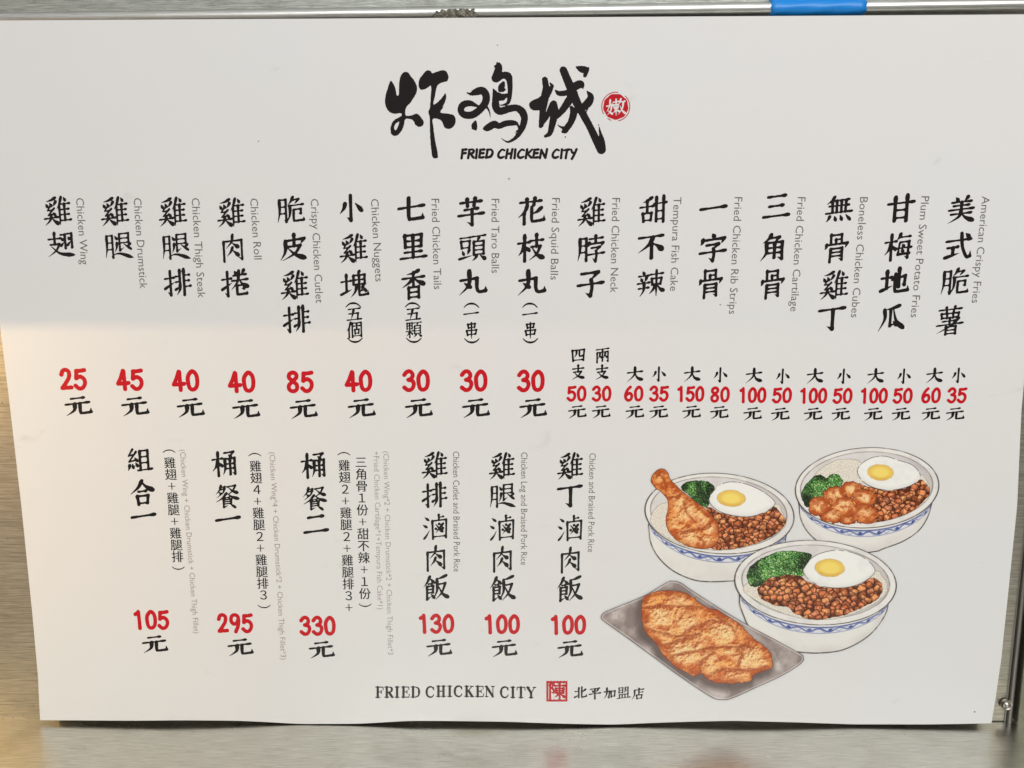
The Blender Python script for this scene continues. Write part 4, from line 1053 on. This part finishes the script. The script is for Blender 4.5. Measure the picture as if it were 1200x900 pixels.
def rough(pts, amp, sc, s):
    return lambda X, Y: poly_field(X, Y, pts) + amp * (2 * fbm(X, Y, sc, s, 3) - 1)
Z2 = lambda *p: zoomed(740, 540, 6, p)
Z3 = lambda *p: zoomed(920, 510, 6, p)
Z4 = lambda *p: zoomed(850, 620, 5.4545, p)
Z5 = lambda *p: zoomed(690, 670, 4.6154, p)
def item(nm, pts, paint, amp=0, sc=4, s=1, lab=None):
    return (nm, box_of(pts, 4), rough(pts, amp, sc, s) if amp else PF(pts), paint, lab)
drum = Z2((135,132),(160,80),(205,52),(250,72),(270,120),(300,158),(345,200),(400,245),(470,300),(530,345),(575,395),(606,432),(615,490),(610,560),(580,600),(510,618),(420,606),(340,572),(280,522),(246,462),(240,400),(254,335),(248,270),(212,222),(165,188))
pork1 = Z2((520,322),(580,340),(640,368),(760,392),(860,388),(960,348),(1005,322),(1055,375),(1085,425),(1062,470),(1000,520),(920,560),(850,588),(750,612),(640,624),(560,612),(540,540),(560,450),(560,390))
bowl('bowl_picture', (1016, 571.5, 84.3, 47, -3), (1015.5, 571, 77.5, 41.5, -3),
     Z3((140,400),(98,520),(130,640),(215,738),(330,800),(480,832),(640,818),(690,800),(840,742),(960,650),(1026,505),(1000,380),(560,300)),
     [item('rice_picture', Z3((210,270),(290,205),(400,165),(520,180),(560,260),(540,340),(420,360),(300,330),(230,320)), paint_rice(31), .8),
      item('rice_picture', Z3((930,300),(965,280),(1000,320),(1018,380),(1010,440),(970,480),(930,510),(940,420)), paint_rice(32), .5),
      item('pork_picture', Z3((520,350),(600,365),(700,388),(800,380),(890,352),(950,312),(1000,350),(1018,410),(975,462),(930,505),(870,545),(780,580),(700,602),(600,612),(560,560),(560,450)), paint_pork(33, 8.4), .8),
      item('greens_picture', Z3((112,430),(128,370),(170,320),(205,285),(250,275),(288,300),(320,276),(370,275),(405,318),(392,352),(350,400),(290,440),(220,470),(170,505),(138,492)), paint_greens(34, 3.0, .8), 1.0, 3.5),
      ('fried_bites_picture', Z3((150,310),(680,640))[0] + Z3((150,310),(680,640))[1],
       lambda X, Y: np.maximum.reduce([ell(920 + a / 6, 510 + b / 6, c_ / 6, d / 6, 0)(X, Y)[0] for a, b, c_, d in BITES + ((490,490,60,60), (400,500,150,75), (480,560,120,48))]) + 4.5 * (fbm(X, Y, 4.5, 40, 3) - .5),
       paint_fried(36, [(920 + a / 6, 510 + b / 6, 10, .85) for a, b in ((235,480),(345,405),(465,365),(555,420),(415,485),(325,552),(570,525))],
                   [Z3((180,520),(280,450),(290,400)), Z3((280,490),(330,510),(340,560)), Z3((400,340),(400,420),(480,440)), Z3((480,410),(490,480),(500,560)), Z3((330,470),(400,450),(480,440)), Z3((470,580),(520,500),(640,500)), Z3((260,560),(330,535),(390,600)), Z3((400,600),(470,575))][:0], (222, 140, 82), .8, [(920 + a / 6, 510 + b / 6, c_ / 6, d / 6) for a, b, c_, d in BITES]), None),
      item('egg_picture', Z3((505,248),(540,195),(610,155),(700,145),(800,175),(890,205),(945,262),(943,308),(888,352),(798,380),(700,386),(600,360),(530,310)), paint_egg((1031.5, 553.5), (15.4, 9.4)))],
     [Z3((655,812),(690,800),(695,822))], 5, 'rice bowl picture with fried chicken bites, greens and a fried egg')
bowl('bowl_picture', (843, 601.5, 87.5, 47, 4), (842, 600.5, 80, 41.5, 4),
     Z2((170,400),(124,512),(165,645),(275,762),(420,832),(540,850),(690,845),(830,830),(960,770),(1040,680),(1082,565),(1050,400),(620,300)),
     [item('rice_picture', Z2((132,420),(150,355),(205,302),(330,290),(600,330),(1000,300),(1055,350),(1085,425),(1060,480),(900,575),(720,622),(560,628),(380,600),(250,540),(165,480)), paint_rice(11), .5),
      item('greens_picture', Z2((345,188),(380,150),(450,136),(540,146),(582,182),(560,240),(545,300),(515,325),(470,300),(400,240)), paint_greens(12, 2.8, .1), .9, 3.5),
      item('pork_picture', pork1, paint_pork(13, 8.2), .7),
      item('egg_picture', Z2((543,265),(600,182),(680,146),(790,156),(900,200),(980,255),(1010,300),(960,347),(860,387),(760,391),(640,366),(570,322)), paint_egg((856.7, 583.7), (16.5, 9.7))),
      item('drumstick_picture', drum, paint_fried(14, [(740 + a / 6, 540 + b / 6, r_, h_) for a, b, r_, h_ in ((200,110,9,.35),(330,290,12,.6),(390,350,17,.75),(480,400,14,.6),(300,430,12,.35),(400,530,15,.75),(560,470,11,.7),(520,570,12,.7))],
           [Z2((350,500),(430,480),(500,470),(550,420),(580,400)), Z2((370,290),(390,360),(440,420)), Z2((260,260),(320,250),(350,220)), Z2((440,290),(480,340),(540,380)), Z2((180,90),(230,130),(250,180)), Z2((450,520),(500,560),(500,600))], (222, 130, 66)), .6, 4, 6, None)],
     [Z2((430,838),(560,862),(722,846))], 1, 'rice bowl picture with a fried chicken drumstick, greens and a fried egg')
bowl('bowl_picture', (955.3, 682.3, 94.8, 49.3, 3), (955.5, 681.5, 86.5, 43, 3),
     Z4((140,350),(88,448),(110,540),(160,640),(260,720),(370,768),(480,785),(600,790),(750,770),(900,692),(1000,582),(1040,468),(1000,330),(560,250)),
     [item('rice_picture', Z4((112,390),(135,345),(220,330),(600,330),(940,262),(1000,300),(1032,350),(1025,410),(960,470),(840,530),(700,572),(560,578),(430,556),(290,505),(180,445)), paint_rice(21), .5),
      item('greens_picture', Z4((135,302),(150,250),(200,200),(290,160),(350,140),(440,138),(520,150),(552,166),(520,220),(495,295),(440,305),(380,305),(300,305),(262,330),(230,352),(190,370),(150,350)), paint_greens(22, 3.2), 1.0, 3.5),
      item('pork_picture', Z4((210,372),(270,320),(330,300),(400,290),(480,300),(530,335),(640,370),(760,372),(860,350),(930,310),(990,340),(1000,400),(960,450),(890,490),(800,530),(720,555),(600,575),(520,565),(440,540),(400,500),(330,490),(250,455),(215,420)), paint_pork(23, 9.2), 1.3, 6),
      item('egg_picture', Z4((497,252),(550,182),(620,146),(720,131),(820,150),(900,190),(955,255),(930,302),(860,347),(770,372),(650,371),(550,336),(503,288)), paint_egg((972, 665), (17.4, 10.5)))],
     [Z4((480,787),(560,800),(690,795),(740,775))], 3, 'rice bowl picture with diced pork, greens and a fried egg')
# ---- cutlet on a grey plate
plate = Z5((65,245),(78,220),(130,195),(290,130),(400,66),(440,48),(492,54),(560,100),(700,190),(850,280),(1000,360),(1138,436),(1160,458),(1148,492),(1050,555),(900,625),(775,682),(720,690),(660,675),(500,570),(350,460),(200,350),(90,272))
cut = Z5((293,140),(340,110),(440,98),(510,110),(560,135),(620,180),(690,205),(750,240),(810,275),(870,340),(930,385),(975,430),(990,480),(980,520),(930,535),(890,560),(860,592),(780,602),(700,600),(640,577),(610,552),(560,560),(500,530),(440,490),(400,450),(380,410),(350,370),(300,322),(285,250),(283,190))
def paint_plate(X, Y, F):
    n = fbm(X, Y, 20, 51, 5); col_ = flat(X, (164, 152, 147)); col_ = blend(col_, (128, 114, 111), .8 * sst(n, .55, .35)); col_ = blend(col_, (206, 198, 194), .7 * sst(n, .55, .72))
    col_ = blend(col_, (118, 104, 102), .3 * sst(vnoise(X * .9, Y * .9, 52), .7, .9))
    sh = poly_field(X + 2.5, Y - 4, cut); col_ = blend(col_, (84, 70, 68), .75 * sst(sh, -9, 1))
    lowl = sst(.5 - np.abs(F - 3.2), 0, .5); col_ = blend(col_, (104, 92, 92), .55 * lowl * (fbm(X, Y, 12, 54) > .42))
    col_ = blend(col_, (205, 200, 198), .5 * sst(1.3 - np.abs(F - 1.7), 0, .8)); return blend(col_, (84, 74, 74), .9 * sst(F, .95, .3))
pl = picture('plate_picture', box_of(plate, 4), PF(plate), paint_plate, poster, .42, 'grey plate picture with a large golden fried chicken cutlet')
picture('cutlet_picture', box_of(cut, 5), rough(cut, 1.6, 5, 61), paint_fried(61, [(690 + a / 4.6154, 670 + b / 4.6154, r_, h_) for a, b, r_, h_ in ((480,150,17,.7),(390,225,18,.85),(520,265,20,.7),(345,280,10,.5),(720,310,22,.85),(600,360,18,.55),(520,420,24,.9),(640,450,14,.6),(650,500,12,.55),(860,455,20,.95),(760,420,14,.6),(800,560,16,.6),(920,490,12,.6),(420,330,14,.5))],
    [Z5((290,190),(400,175),(500,190),(600,190)), Z5((300,290),(380,330),(480,340),(560,300),(640,270),(720,260)), Z5((360,380),(430,380),(520,350),(610,330)), Z5((430,470),(480,440),(600,420),(700,400),(790,400),(880,400)), Z5((600,540),(620,470),(680,430)), Z5((620,570),(680,540),(760,520),(850,520),(960,520)), Z5((700,240),(760,280),(790,320)), Z5((790,400),(820,440),(800,500))], (222, 138, 70)), pl, .42)
